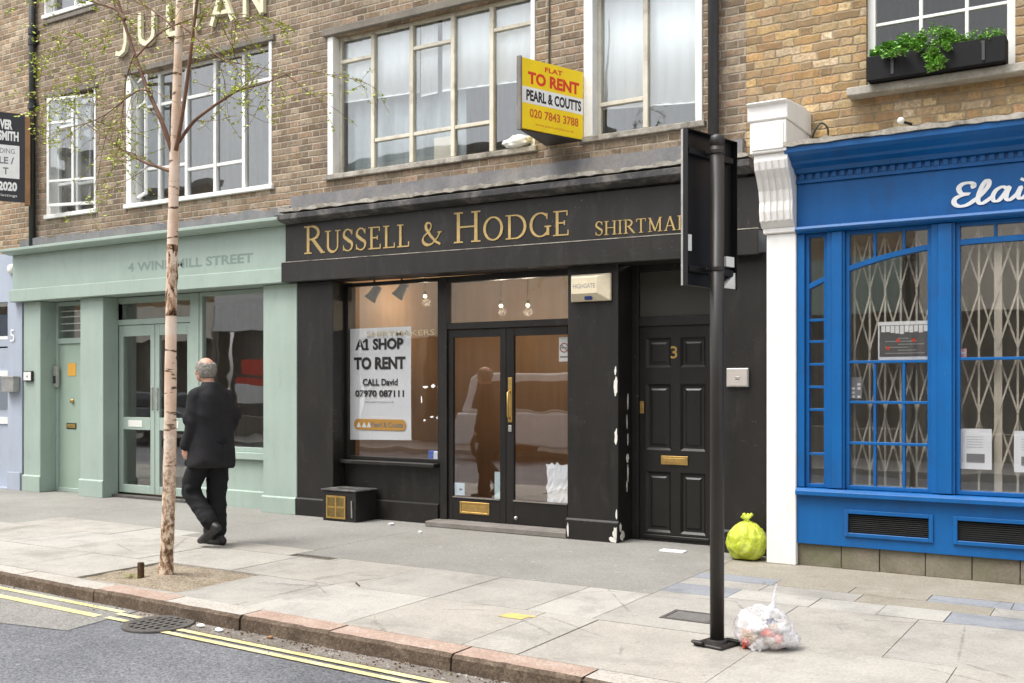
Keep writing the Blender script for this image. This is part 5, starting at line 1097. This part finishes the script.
def plant(label, x0, x1, top, trail, n, mats, seed, lf=.022):
    o = thing('window_box_plant', label, 'plant', ((x0 + x1) / 2, -.03, 4.2), 'plants in the window box'); rr = random.Random(seed)
    m = MB(); st_ = MB(); cl = []
    for i in range(int(10 + (x1 - x0) * 75)):
        cx = rr.uniform(x0, x1); e_ = 1 - abs((cx - (x0 + x1) / 2) / ((x1 - x0) / 2)) ** 2 * .6
        cz = 4.235 + rr.uniform(0, top) * e_; cy = rr.uniform(-.10, .06); cl.append((cx, cy, cz, rr.uniform(.03, .055)))
        st_.tube([(cx + rr.uniform(-.02, .02), -.03, 4.18), (cx, cy, cz)], .002, 5)
    for i in range(int(trail * 150)):
        q = rr.random(); cx = (x0 + x1) / 2 + rr.gauss(0, .085) * (1.1 - q * .6); cl.append((cx, -.14 - rr.uniform(0, .05), 4.24 - q * trail, rr.uniform(.02, .04)))
    for (cx, cy, cz, r) in cl:
        for k_ in range(n):
            v = Vector((rr.gauss(0, 1), rr.gauss(0, 1), rr.gauss(0, 1))).normalized() * r * rr.random() ** .4
            m.cur = rr.choice((0, 0, 1)); leaf(m, (cx + v.x, cy + v.y, cz + v.z), rr.uniform(.6, 1.3) * lf, rr, .8)
    m.build('leaves', mats, o); st_.build('stems', M['leaf_dark'], o)
plant('broad leafed green plant in the left half of the black window box', -1.93, -1.58, .17, .03, 52, [M['leaf_green'], M['leaf_dark']], 1, .03)
plant('bright green plant trailing over the middle of the black window box', -1.62, -1.30, .20, .19, 50, [M['leaf_green'], M['leaf_green']], 2, .022)
plant('low green plant at the right end of the black window box', -1.33, -.96, .09, 0, 44, [M['leaf_green'], M['leaf_green']], 3, .02)

# ---------- birch
tr = thing('birch_tree', 'slender young birch with pale bark in the square tree pit', 'tree', (-6.605, -3.46, 0))
tp = smoothpath([(-6.615, -3.46, -.02), (-6.602, -3.46, .10), (-6.578, -3.46, .5), (-6.559, -3.46, 1.0), (-6.547, -3.46, 1.95), (-6.535, -3.46, 2.5), (-6.501, -3.46, 3.364), (-6.466, -3.46, 4.07), (-6.443, -3.46, 4.55), (-6.40, -3.46, 5.4), (-6.36, -3.45, 6.6)], 6)
rad = []
for (x, y, z) in tp:
    if z < .12: q = .066 - z * .12
    elif z < 2.5: q = .052 - .0105 * (z - .12) / 2.4
    elif z < 3.4: q = .0415 - .003 * (z - 2.5)
    else: q = max(.010, .037 - (z - 3.4) * .008)
    rad.append(q * (1 + .03 * math.sin(z * 23) + .02 * math.sin(z * 51)))
m = MB(); m.tube(tp, rad, 20); m.build('trunk', M['bark'], tr, smooth=True)
# scarred knot on the trunk
kn = MB(); n = 24; vs = []; K_ = 26
for i in range(K_ + 1):
    z = 2.06 + .56 * i / K_; cx = -6.547 + .012 * (z - 1.95) / .55; env = max(0.0, math.sin(PI * i / K_)) ** .5
    for q in range(n):
        a = 2 * PI * q / n; v = noise.noise(Vector((math.cos(a) * 2.2, math.sin(a) * 2.2, z * 9))); w = noise.noise(Vector((math.cos(a) * 5, math.sin(a) * 5, z * 25)))
        r0 = .0435 + env * (-.004 + .016 * max(0, v + .15) + .006 * w); vs.append((cx + r0 * math.cos(a), -3.46 + r0 * math.sin(a), z))
kn.add(vs, [(i * n + q, i * n + (q + 1) % n, (i + 1) * n + (q + 1) % n, (i + 1) * n + q) for i in range(K_) for q in range(n)])
kk = N('scarred_birch_bark'); pp = kk.pos(); kc = kk.ramp(kk.noise(kk.mapped(pp, (12, 12, 9)), 1.0, 6, .7, .6), [(.38, (.03, .018, .01)), (.47, (.16, .085, .045)), (.54, (.42, .26, .16)), (.62, (.62, .47, .36))]); kk.bsdf(kc, .9, 0, kk.bump(kk.noise(pp, 40, 5, .7), .8, .01), .2)
kn.build('bark_scar', kk.m, tr, smooth=True)
def branch(pts, r0, r1, mat=None):
    P = smoothpath(pts, 6); n = len(P); m = MB(); m.tube(P, [r0 + (r1 - r0) * i / (n - 1) for i in range(n)], 8)
    m.build('branch', mat or M['twig'], tr, smooth=True); return P
B_ = []
B_.append(branch([(-6.498, -3.47, 3.297), (-6.568, -3.52, 3.557), (-6.721, -3.54, 3.850), (-6.853, -3.56, 4.141), (-6.984, -3.58, 4.484), (-7.114, -3.60, 4.862)], .020, .010))
B_.append(branch([(-6.443, -3.50, 3.346), (-6.328, -3.53, 3.633), (-6.227, -3.55, 4.008), (-6.125, -3.57, 4.430), (-6.016, -3.58, 4.924)], .017, .010))
B_.append(branch([(-6.460, -3.46, 3.420), (-6.289, -3.47, 3.546), (-6.118, -3.48, 3.612), (-5.788, -3.50, 3.704), (-5.480, -3.50, 3.724), (-5.212, -3.50, 3.763)], .015, .004))
B_.append(branch([(-6.540, -3.46, 3.200), (-6.648, -3.47, 3.237), (-6.835, -3.48, 3.303), (-6.979, -3.50, 3.376), (-7.177, -3.50, 3.485), (-7.565, -3.50, 3.714)], .016, .004))
B_.append(branch([(-6.842, -3.66, 4.391), (-6.925, -3.67, 4.482), (-7.066, -3.68, 4.543), (-7.345, -3.70, 4.656)], .016, .008))
B_.append(branch([(-6.460, -3.46, 4.360), (-6.289, -3.47, 4.235), (-6.138, -3.48, 4.120), (-5.968, -3.48, 3.991), (-5.779, -3.48, 3.921)], .012, .004))
B_.append(branch([(-6.470, -3.46, 4.300), (-6.600, -3.46, 4.400), (-6.740, -3.46, 4.500), (-7.000, -3.46, 4.680)], .012, .006))
B_.append(branch([(-6.767, -3.62, 4.092), (-6.627, -3.60, 4.190), (-6.476, -3.58, 4.268), (-6.156, -3.56, 4.308), (-5.804, -3.54, 4.279)], .008, .003))
B_.append(branch([(-6.652, -3.58, 3.818), (-6.744, -3.60, 3.839), (-6.894, -3.62, 3.782), (-7.110, -3.64, 3.686), (-7.324, -3.66, 3.639)], .008, .003))
B_.append(branch([(-6.777, -3.62, 4.122), (-6.845, -3.62, 4.024), (-6.894, -3.62, 3.888), (-6.913, -3.62, 3.733)], .007, .003))
B_.append(branch([(-6.463, -3.44, 4.511), (-6.346, -3.42, 4.643), (-6.166, -3.40, 4.755), (-5.783, -3.38, 4.848)], .010, .004))
# fine twigs with opening leaves
rr = random.Random(17); tw = MB(); lv = MB()
def twig(p, d, L, r, dep):
    p = Vector(p); d = Vector(d).normalized(); pts = [p]; n = 5
    for i in range(n):
        d = (d + Vector((rr.gauss(0, .16), rr.gauss(0, .16), rr.gauss(-.03, .13)))).normalized(); p = p + d * L / n; pts.append(p)
    tw.tube(pts, [r + (.0012 - r) * i / n for i in range(n + 1)], 4, False)
    for i, q in enumerate(pts[1:]):
        if rr.random() < .75:
            for k_ in range(rr.choice((1, 2, 2, 3))): leaf(lv, q + Vector((rr.gauss(0, .008), rr.gauss(0, .008), rr.gauss(0, .008))), rr.uniform(.018, .036), rr, .66)
        if dep and rr.random() < .75: twig(q, d + Vector((rr.gauss(0, .6), rr.gauss(0, .6), rr.gauss(-.1, .5))), L * rr.uniform(.4, .7), r * .6, dep - 1)
for P in B_:
    n = len(P)
    for i in range(n // 4, n, 3):
        if rr.random() < .8:
            d = Vector(P[min(i + 1, n - 1)]) - Vector(P[i - 1]); twig(P[i], d.normalized() * .6 + Vector((rr.gauss(0, .5), rr.gauss(0, .5), rr.gauss(0, .5))), rr.uniform(.22, .5), .0035, 1)
    d = Vector(P[-1]) - Vector(P[-3]); twig(P[-1], d, rr.uniform(.3, .55), .004, 2)
for z0 in (3.55, 3.75, 3.9, 4.05, 4.2, 4.35, 4.5):   # twigs hanging into the upper left
    twig((-7.15 + rr.uniform(-.35, .25), -3.60 + rr.uniform(-.1, .1), z0 + rr.uniform(.0, .2)), (-1, rr.gauss(0, .3), rr.gauss(-.2, .3)), rr.uniform(.4, .65), .0032, 2)
tw.build('twigs', M['twig'], tr); lv.build('leaves', M['leaf_spring'], tr)
o = tag(MB().box(-6.75, -6.71, -3.62, -3.58, -.03, .12).build('tree_stake', M['bark_wound'], None, .004), 'short dark stub of a stake beside the birch trunk', 'stake')
o = MB(); rr = random.Random(31)
for i in range(50): leaf(o, (-6.83 + rr.gauss(0, .05), -3.60 + rr.gauss(0, .03), rr.uniform(-.01, .02)), rr.uniform(.02, .05), rr, .3)
tag(o.build('weed', paint('dry_weed', (.30, .30, .10), .8, .3, 20, 0)), 'tuft of yellowish weed beside the stake in the tree pit', 'weed')

# ---------- sign post seen from behind
sp_ = thing('sign_post', 'dark post on the pavement carrying a tall black sign seen from behind', 'signpost', (-2.12, -3.245, 0))
MB().tube([(-2.12, -3.245, .01), (-2.12, -3.245, 2.93)], .041, 24).build('post', M['pole'], sp_, smooth=True)
MB().lathe([(.0412, 2.90), (.0435, 2.903), (.0435, 2.945), (.036, 2.96), (.018, 2.968), (.001, 2.97)], (-2.12, -3.245, 0), 24).build('cap', M['pole'], sp_, smooth=True)
m = MB(); R_ = Matrix.Rotation(math.radians(-14), 3, 'Z'); m.box(-.10, .095, -.10, .10, 0, .018); m.box(-.10, -.02, -.125, -.095, .0181, .034); m.box(.0, .115, .06, .10, .0181, .03)
m.v = [tuple(R_ @ Vector(v) + Vector((-2.12, -3.245, 0))) for v in m.v]; m.build('base_plate', M['pole'], sp_, .006)
MB().lathe([(.062, .018), (.058, .03), (.046, .036)], (-2.12, -3.245, 0), 24).build('base_collar', M['pole'], sp_)
pd = Vector((.251, .968, 0)).normalized(); pa = math.atan2(pd.y, pd.x); pc = Vector((-2.18, -3.175, 0))
def onplate(m):
    R_ = Matrix.Rotation(pa, 3, 'Z'); m.v = [tuple(R_ @ Vector(v) + pc) for v in m.v]; return m
# local x = along the plate (away from the street), local y = face side (-X), back towards the camera is -y
zb, zt = 2.085, 2.985; hw = .25
m = MB(); m.box(-hw, hw, .03, .034, zb, zt); m.box(-hw, hw, -.012, .0295, zt - .004, zt); m.box(-hw, hw, -.012, .0295, zb, zb + .004); m.box(-hw, -hw + .004, -.012, .0295, zb + .0045, zt - .0045); m.box(hw - .004, hw, -.012, .0295, zb + .0045, zt - .0045)
pt = onplate(m).build('sign_plate', M['sign_back'], sp_)
m = MB(); m.box(-hw - .002, -hw - .0005, .020, .034, zb, zt); onplate(m).build('edge_trim', M['steel'], pt)
for z in (zb + .10, zt - .12):
    m = MB(); m.box(-hw + .03, hw - .03, -.005, .0295, z - .018, z + .018); onplate(m).build('rail', M['sign_back'], pt, .004)
    m = MB(); m.lathe([(.0412, z - .012), (.0455, z - .010), (.0455, z + .010), (.0412, z + .012)], (-2.12, -3.245, 0), 24); m.tube([(-2.12 - .03, -3.245, z), (-2.19, -3.235, z)], .013, 8); m.build('clamp', M['pole'], sp_)
m = MB(); m.box(-.215, -.165, .022, .0298, zb + .205, zb + .30); onplate(m).build('label_sticker', M['board_white'], pt)
m = MB(); m.box(.15, .235, .0, .0297, zb + .14, zb + .20); onplate(m).build('label_sticker', M['board_white'], pt)
m = MB(); m.prism([(.12, zb + .008), (.262, zb + .008), (.262, zb + .12)], 'y', .0, .0297); onplate(m).build('torn_sticker', M['board_white'], pt)

# ---------- bags
gk = N('yellow_green_bin_bag'); p = gk.objco(); a = gk.noise(p, 7, 6, .7, 1.0); f = gk.noise(gk.mapped(p, (20, 20, 8)), 1.0, 6, .7, 1.2)
b_ = gk.bsdf(gk.ramp(a, [(.35, (.36, .43, .02)), (.52, (.50, .57, .045)), (.66, (.62, .68, .17))]), .3, 0, gk.bump(f, .6, .03), .5); M['bag_yellow'] = gk.m
yb = thing('rubbish_bag', 'yellow green rubbish bag tied at the top against the black wall', 'rubbish bag', (-2.96, -.28, 0))
m = lump((-2.955, -.27, .160), (.175, .155, .175), 3, 5, .10, 5, -.15)
def pleat(v):
    d = Vector((v[0] + 2.955, v[1] + .27, v[2] - .16)); u = d.normalized(); a = math.atan2(u.y, u.x)
    q = 1 + .075 * (.22 - abs(noise.noise(Vector((math.cos(a) * 3.2, math.sin(a) * 3.2, u.z * 1.6 + 4))))) + .02 * (.2 - abs(noise.noise(u * 6 + Vector((3, 1, 8)))))
    sag = 1 + .10 * max(0, -u.z + .1); return (-2.955 + d.x * q * sag, -.27 + d.y * q * sag, max(.004, .16 + d.z * (q if d.z > 0 else 1)))
m.v = [pleat(v) for v in m.v]
m.v = [(x, y, z) if z < .2 else (-2.955 + (x + 2.955) * (1 - (z - .2) * 1.6 + .06 * math.sin(14 * math.atan2(y + .27, x + 2.955)) * min(1, (z - .2) * 12)), -.27 + (y + .27) * (1 - (z - .2) * 1.6 + .06 * math.sin(14 * math.atan2(y + .27, x + 2.955)) * min(1, (z - .2) * 12)), z) for (x, y, z) in m.v]; m.build('bag', M['bag_yellow'], yb, smooth=True)
m = MB(); rr = random.Random(3)
for i in range(5):
    a = rr.uniform(0, 6.28); m.tube([(-2.955 + .018 * math.cos(a), -.27 + .018 * math.sin(a), .30), (-2.955 + .012 * math.cos(a), -.27 + .012 * math.sin(a), .35), (-2.955 + .05 * math.cos(a), -.27 + .04 * math.sin(a), .375 + rr.uniform(0, .03))], [.03, .012, .016], 7)
m.build('knot', M['bag_yellow'], yb, smooth=True)
ck = N('clear_plastic_bag'); p = ck.objco(); tr_ = ck.n('ShaderNodeBsdfTransparent'); tr_.inputs[0].default_value = (.97, .97, .98, 1)
pb = ck.n('ShaderNodeBsdfPrincipled'); pb.inputs['Base Color'].default_value = (.80, .80, .82, 1); pb.inputs['Roughness'].default_value = .22; ck.l(ck.bump(ck.noise(p, 16, 5, .65), .9, .02), pb.inputs['Normal'])
mx = ck.n('ShaderNodeMixShader'); ck.l(ck.ramp(ck.noise(p, 9, 5, .7), [(.40, .22), (.55, .48), (.68, .92)]), mx.inputs[0]); ck.l(tr_.outputs[0], mx.inputs[1]); ck.l(pb.outputs[0], mx.inputs[2]); ck.l(mx.outputs[0], ck.out.inputs[0]); M['bag_clear'] = ck.m
cb = thing('rubbish_bag', 'clear plastic rubbish bag full of coloured litter at the foot of the sign post', 'rubbish bag', (-1.90, -3.13, 0))
BCX, BCY = -1.875, -3.16
rr = random.Random(12); cols = [(.72, .10, .05), (.78, .22, .10), (.02, .03, .15), (.75, .74, .72), (.70, .12, .06), (.80, .80, .82), (.66, .60, .52), (.72, .40, .44), (.06, .06, .07), (.50, .35, .2), (.8, .8, .8)]
cm = [flat('litter_colour', c, .45, var=.1) for c in cols]
for i in range(46):
    a = rr.uniform(0, 2 * PI); q = rr.random() ** .5; x = BCX + math.cos(a) * .10 * q; y = BCY + math.sin(a) * .095 * q
    z = rr.uniform(.035, .17) * (1.05 - q * .45)
    lm = lump((0, 0, 0), (rr.uniform(.03, .055), rr.uniform(.015, .03), rr.uniform(.02, .04)), i + 40, 3, .7, 6)
    R_ = Euler((rr.uniform(-1, 1), rr.uniform(-1, 1), rr.uniform(0, 6.3))).to_matrix(); lm.v = [tuple(R_ @ Vector(v) + Vector((x, y, z))) for v in lm.v]
    lm.build('litter_piece', cm[i % len(cm)], cb)
m = lump((BCX, BCY, .11), (.17, .155, .125), 9, 5, .13, 6, -.104); m.build('bag', M['bag_clear'], cb, smooth=True)
m = MB(); m.tube(smoothpath([(BCX + .02, BCY + .03, .19), (BCX + .045, BCY + .05, .25), (BCX + .05, BCY + .06, .31), (BCX + .06, BCY + .07, .36)], 5), [.035, .03, .026, .022, .018, .016, .014, .013, .012, .011, .010, .010, .009, .009, .008, .008], 8); m.build('tied_neck', M['bag_clear'], cb, smooth=True)
m = lump((BCX + .13, BCY + .05, .05), (.075, .07, .05), 15, 3, .4, 9, -.045); m.build('loose_fold', M['bag_clear'], cb, smooth=True)

# ---------- iron things and litter on the ground
gr = thing('drain_grate', 'round iron drain grate across the yellow lines in the gutter', 'drain', (-5.66, yk(-5.66) - .18, RZ))
def kx(m):
    a = math.atan(-.0408); R_ = Matrix.Rotation(a, 3, 'Z'); m.v = [tuple(R_ @ Vector(v) + Vector((-5.64, yk(-5.64) - .20, RZ))) for v in m.v]; return m
m = MB(); m.lathe([(.185, -.02), (.185, .014), (.190, .018), (.232, .018), (.236, .012), (.236, -.02)], (0, 0, 0), 40)
m.f = [f for f in m.f if len(f) == 4]; m.m = [0] * len(m.f); kx(m).build('frame', M['iron'], gr)
m = MB(); m.lathe([(.001, .0095), (.186, .0095), (.186, -.02), (.001, -.02)], (0, 0, 0), 32); kx(m).build('void', M['void'], gr)
m = MB()
for i in range(6):
    x = -.15 + i * .06; h_ = math.sqrt(.184 ** 2 - x * x); m.box(x - .014, x + .014, -h_, h_, .010, .0175)
for j in range(5):
    y = -.13 + j * .065; h_ = math.sqrt(.184 ** 2 - y * y); m.box(-h_, h_, y - .011, y + .011, .0098, .0165)
kx(m).build('bars', M['iron'], gr)
ic = thing('inspection_cover', 'small dark inspection cover in the paving left of the sign post', 'manhole cover', (-2.5, -2.62, 0)); MB().box(-2.66, -2.38, -2.74, -2.52, -.01, .004).build('lid', mottled('dark_cover', (.11, .105, .10), (.19, .185, .175), scale=9, rough=.7), ic, .002); m = MB(); frame_mb(-2.69, -2.35, -2.77, -2.49, -.01, .005, .026, m); m.v = [(v[0], v[2], v[1]) for v in m.v]; m.build('frame', M['iron'], ic)
tag(MB().box(-3.78, -3.55, -.26, -.16, .0, .012).build('flattened_paper', M['paper'], None, .002), 'flat white paper lying on the pavement in front of the number 3 door', 'litter')
rr = random.Random(44)
for (x, y, s, lb) in [(-6.98, -.12, .035, 'scrap of white litter by the black stall riser right of the vent cabinet'), (-6.35, -.45, .02, 'tiny white scrap on the grey strip in front of the left glazed door'), (-5.35, -4.22, .03, 'white scrap of litter in the gutter right of the drain grate'), (-5.15, -4.245, .035, 'pale scrap of litter in the gutter farther right of the drain grate'), (-4.72, -4.215, .025, 'brown leaf scrap at the foot of the kerb')]:
    tag(lump((x, y, (.012 if y > -4 else RZ + .014)), (s, s * .7, .012), int(x * -10), 2, .6, 6).build('litter_scrap', M['paper'] if 'brown' not in lb else M['raw_wood']), lb, 'litter')
tag(MB().tube([(-5.13, -2.90, .006), (-5.03, -2.98, .006)], .006, 6).build('litter_stick', M['bark_wound']), 'thin dark stick on the white paving slab in front of the black shop', 'litter')

gt = MB(); rr = random.Random(77)
for i in range(420):
    x = rr.uniform(-6.0, -2.2) if rr.random() < .8 else rr.uniform(-10, -6); q = abs(rr.gauss(0, .07)) + .012; z = RZ + .006; s_ = rr.uniform(.004, .012); a = rr.uniform(0, 6.3); gt.cur = rr.choice((0, 0, 1, 2))
    c_, d_ = math.cos(a) * s_, math.sin(a) * s_; y = yk(x) - q
    gt.add([(x + c_, y + d_, z), (x - d_, y + c_ * .6, z), (x - c_, y - d_, z), (x + d_, y - c_ * .6, z), (x, y, z + s_ * .8)], [(0, 1, 4), (1, 2, 4), (2, 3, 4), (3, 0, 4)])
tag(gt.build('gutter_grit', [M['bark_wound'], M['soil'], M['slab_d']]), 'loose grit and leaf crumbs lying along the foot of the kerb', 'grit', None, 'stuff')

# ================================================================== PERSON
pe = thing('person', 'grey haired balding man in a dark suit walking away along the pavement', 'person', (-7.50, -2.18, 0), rz=math.radians(90))
V_ = Vector
# joints, local: x right, y forward, z up
hipL, kneeL, ankL = V_((-.090, .01, .93)), V_((-.095, .19, .525)), V_((-.095, -.085, .225)); toeL = V_((-.095, .005, .075))
hipR, kneeR, ankR = V_((.085, -.01, .93)), V_((.09, .035, .50)), V_((.09, .02, .09)); toeR = V_((.095, .17, .035))
shL, elL, wrL = V_((-.175, .035, 1.44)), V_((-.202, .03, 1.175)), V_((-.202, .125, .95))
shR, elR, wrR = V_((.175, .015, 1.44)), V_((.212, -.04, 1.175)), V_((.212, .06, .945))
b = MB()
# head
hd = V_((0, .095, 1.66))
b.ball(hd + V_((0, -.012, .015)), (.077, .096, .102), 20, 14); b.ball(hd + V_((0, .035, -.055)), (.058, .062, .062), 16, 10); b.ball(hd + V_((0, .066, -.088)), (.026, .022, .022), 12, 8)
b.capsule(hd + V_((0, .084, .012)), hd + V_((0, .108, -.024)), .010, .016, 10)            # nose
b.capsule(hd + V_((-.040, .078, .022)), hd + V_((.040, .078, .022)), .013, .013, 8)       # brow
b.capsule(hd + V_((-.022, .088, -.052)), hd + V_((.022, .088, -.052)), .008, .008, 8)      # lips
for s_ in (-1, 1):
    b.ball(hd + V_((s_ * .081, -.008, -.008)), (.010, .022, .034), 10, 8); b.ball(hd + V_((s_ * .079, .0, -.034)), (.009, .012, .014), 8, 6); b.ball(hd + V_((s_ * .042, .058, -.022)), (.026, .026, .022), 8, 6)
b.capsule(hd + V_((0, -.028, -.06)), V_((0, .02, 1.46)), .054, .058, 16)
b.capsule((0, .01, 1.38), (0, 0, 1.0), .09, .10, 14); b.capsule(shL + V_((0, 0, -.03)), shR + V_((0, 0, -.03)), .035, .035, 10)
for s_, sh, el_, wr in ((-1, shL, elL, wrL), (1, shR, elR, wrR)):
    b.capsule(sh, el_, .042, .034, 10); b.capsule(el_, wr, .034, .026, 10)
    fd = (wr - el_).normalized(); fd = (fd * .5 + V_((0, .0, -1))).normalized(); sd = V_((0, 1, 0)); sd = (sd - fd * sd.dot(fd)).normalized(); inn = fd.cross(sd) * (1 if s_ < 0 else -1)
    if inn.x * s_ > 0: inn = -inn
    pm0 = wr + fd * .03
    for q in (-1.5, -.5, .5, 1.5): b.capsule(wr + sd * q * .012, wr + fd * .085 + sd * q * .019, .015, .0125, 8)
    for q, L in ((-1.5, .058), (-.5, .070), (.5, .076), (1.5, .068)):
        k0 = wr + fd * .085 + sd * q * .019; k1 = k0 + (fd * .8 + inn * .35).normalized() * L * .5; k2 = k1 + (fd * .55 + inn * .85).normalized() * L * .32; k3 = k2 + (fd * .1 + inn).normalized() * L * .25
        b.capsule(k0, k1, .0092, .0086, 8); b.capsule(k1, k2, .0086, .008, 8); b.capsule(k2, k3, .008, .0068, 8)
    t0 = wr + fd * .03 + sd * .024; t1 = t0 + (sd * .7 + fd * .7 + inn * .3).normalized() * .04; t2 = t1 + (fd * .9 + inn * .3).normalized() * .03; b.capsule(t0, t1, .012, .010, 8); b.capsule(t1, t2, .010, .008, 8)
for h_, k_, a_, t2 in ((hipL, kneeL, ankL, toeL), (hipR, kneeR, ankR, toeR)):
    b.capsule(V_((0, 0, 1.0)), h_, .10, .085, 12); b.capsule(h_, k_, .075, .05, 12); b.capsule(k_, a_, .05, .032, 12); b.capsule(a_, t2, .026, .02, 10)
remeshed(b, 'body', M['skin'], pe, .0075, 3)
# hair: a band round the sides and back, bald crown
hm = MB()
rr = random.Random(3)
for i in range(420):
    a = rr.uniform(-PI, PI); zz = rr.uniform(-.075, .058)
    if abs(a) < 1.0 or (abs(a) < 1.55 and zz < -.02): continue          # a = 0 is the face
    if zz > .045 and abs(a) > 2.2: continue
    c_ = math.sqrt(max(0, 1 - (zz / .118) ** 2)); cc_ = hd + V_((math.sin(a) * .080 * c_, -.012 + math.cos(a) * .099 * c_, .012 + zz))
    hm.ball(cc_, (.014, .014, .017), 8, 6)
remeshed(hm, 'hair', M['hair'], pe, .0065, 2)
# shirt collar
m = MB(); m.lathe([(.064, 1.475), (.068, 1.475), (.066, 1.535), (.062, 1.535)], (0, .022, 0), 24); m.build('shirt_collar', M['shirt'], pe, smooth=True, world=False)
# jacket
j = MB()
rings = [(.755, .225, .155, .0), (.80, .228, .158, -.005), (.90, .222, .155, -.008), (1.02, .205, .14, -.005), (1.14, .202, .134, .0), (1.26, .210, .134, .0), (1.36, .212, .130, .01), (1.43, .188, .115, .012), (1.48, .13, .095, .012), (1.515, .088, .078, .012), (1.535, .074, .074, .018)]
vs = []; n = 28
for (z, rx, ry, cy) in rings:
    for i in range(n):
        a = 2 * PI * i / n; ca, sa = math.cos(a), math.sin(a); e_ = .82
        vs.append((rx * math.copysign(abs(ca) ** e_, ca), cy + ry * math.copysign(abs(sa) ** e_, sa) + .018 * (sa > .3) * (z < 1.0), z + (.02 * math.sin(a * 2 + .5) if z < .8 else 0)))
fs = [(i * n + q, i * n + (q + 1) % n, (i + 1) * n + (q + 1) % n, (i + 1) * n + q) for i in range(len(rings) - 1) for q in range(n)] + [tuple(range(n - 1, -1, -1)), tuple(range((len(rings) - 1) * n, len(rings) * n))]
j.add(vs, fs)
for sh, el_, wr in ((shL, elL, wrL), (shR, elR, wrR)):
    j.capsule(sh * .99 + V_((0, 0, -.012)), el_, .070, .060, 14); w2 = el_ + (wr - el_) * 1.0; j.capsule(el_, el_ + (wr - el_) * .96, .060, .052, 14)
    j.capsule((sh.x * .35, 0, 1.485), sh + V_((0, 0, -.025)), .050, .062, 12)
    for q in range(4): t0 = el_ + (sh - el_) * rr.uniform(0, .4); j.capsule(t0 + V_((-.04, .04, .0)), t0 + V_((.04, -.03, .03)), .034, .034, 8)
# open front swinging forward beyond the left hand
j.prism([(.10, .74), (.20, .76), (.21, .90), (.15, 1.12), (.10, 1.2)], 'x', -.15, -.115)
j.prism([(.10, .75), (.17, .77), (.17, .90), (.15, 1.12), (.10, 1.2)], 'x', .10, .135)
remeshed(j, 'jacket', M['suit'], pe, .013, 5, folds=.011, fscale=(5, 5, 4))
m = MB(); m.prism([(-.166, .765), (-.166, .98), (-.150, .98), (-.150, .765)], 'x', -.002, .002); m.build('vent_seam', M['ink'], pe, world=False)
m = MB(); m.lathe([(.078, 1.50), (.083, 1.505), (.079, 1.548), (.073, 1.548)], (0, .018, 0), 24); m.build('jacket_collar', M['suit'], pe, smooth=True, world=False)
# trousers
q = MB(); q.capsule((0, -.01, .98), (0, -.01, .90), .15, .14, 18)
q.capsule(hipL + V_((0, 0, .02)), kneeL, .112, .084, 16); q.capsule(kneeL, ankL + V_((0, .005, .02)), .082, .070, 16)
q.capsule(hipR + V_((0, 0, .02)), kneeR, .112, .088, 16); q.capsule(kneeR, ankR + V_((0, .01, .035)), .088, .080, 16)
for i in range(3): q.capsule(ankL + (kneeL - ankL) * (.1 + .12 * i) + V_((-.06, -.02, 0)), ankL + (kneeL - ankL) * (.14 + .12 * i) + V_((.06, .02, .01)), .034, .034, 8)
q.capsule(kneeL + V_((-.06, -.06, .03)), kneeL + V_((.05, .03, .06)), .04, .04, 8)
remeshed(q, 'trousers', M['trousers'], pe, .0125, 4, folds=.012, fscale=(4, 4, 8))
for nm, a_, t2, hl in (('shoe', ankL, toeL, V_((-.095, -.175, .195))), ('shoe', ankR, toeR, V_((.09, -.045, .038)))):
    s2 = MB(); s2.capsule(hl, t2, .040, .043, 12); s2.capsule(a_ + V_((0, 0, .02)), a_ * .6 + t2 * .4, .048, .045, 12); s2.capsule(t2, t2 + (t2 - hl).normalized() * .03 + V_((0, .02, .0)), .040, .032, 12); s2.capsule(hl, a_, .042, .046, 12)
    remeshed(s2, nm, M['shoe'], pe, .009, 4)
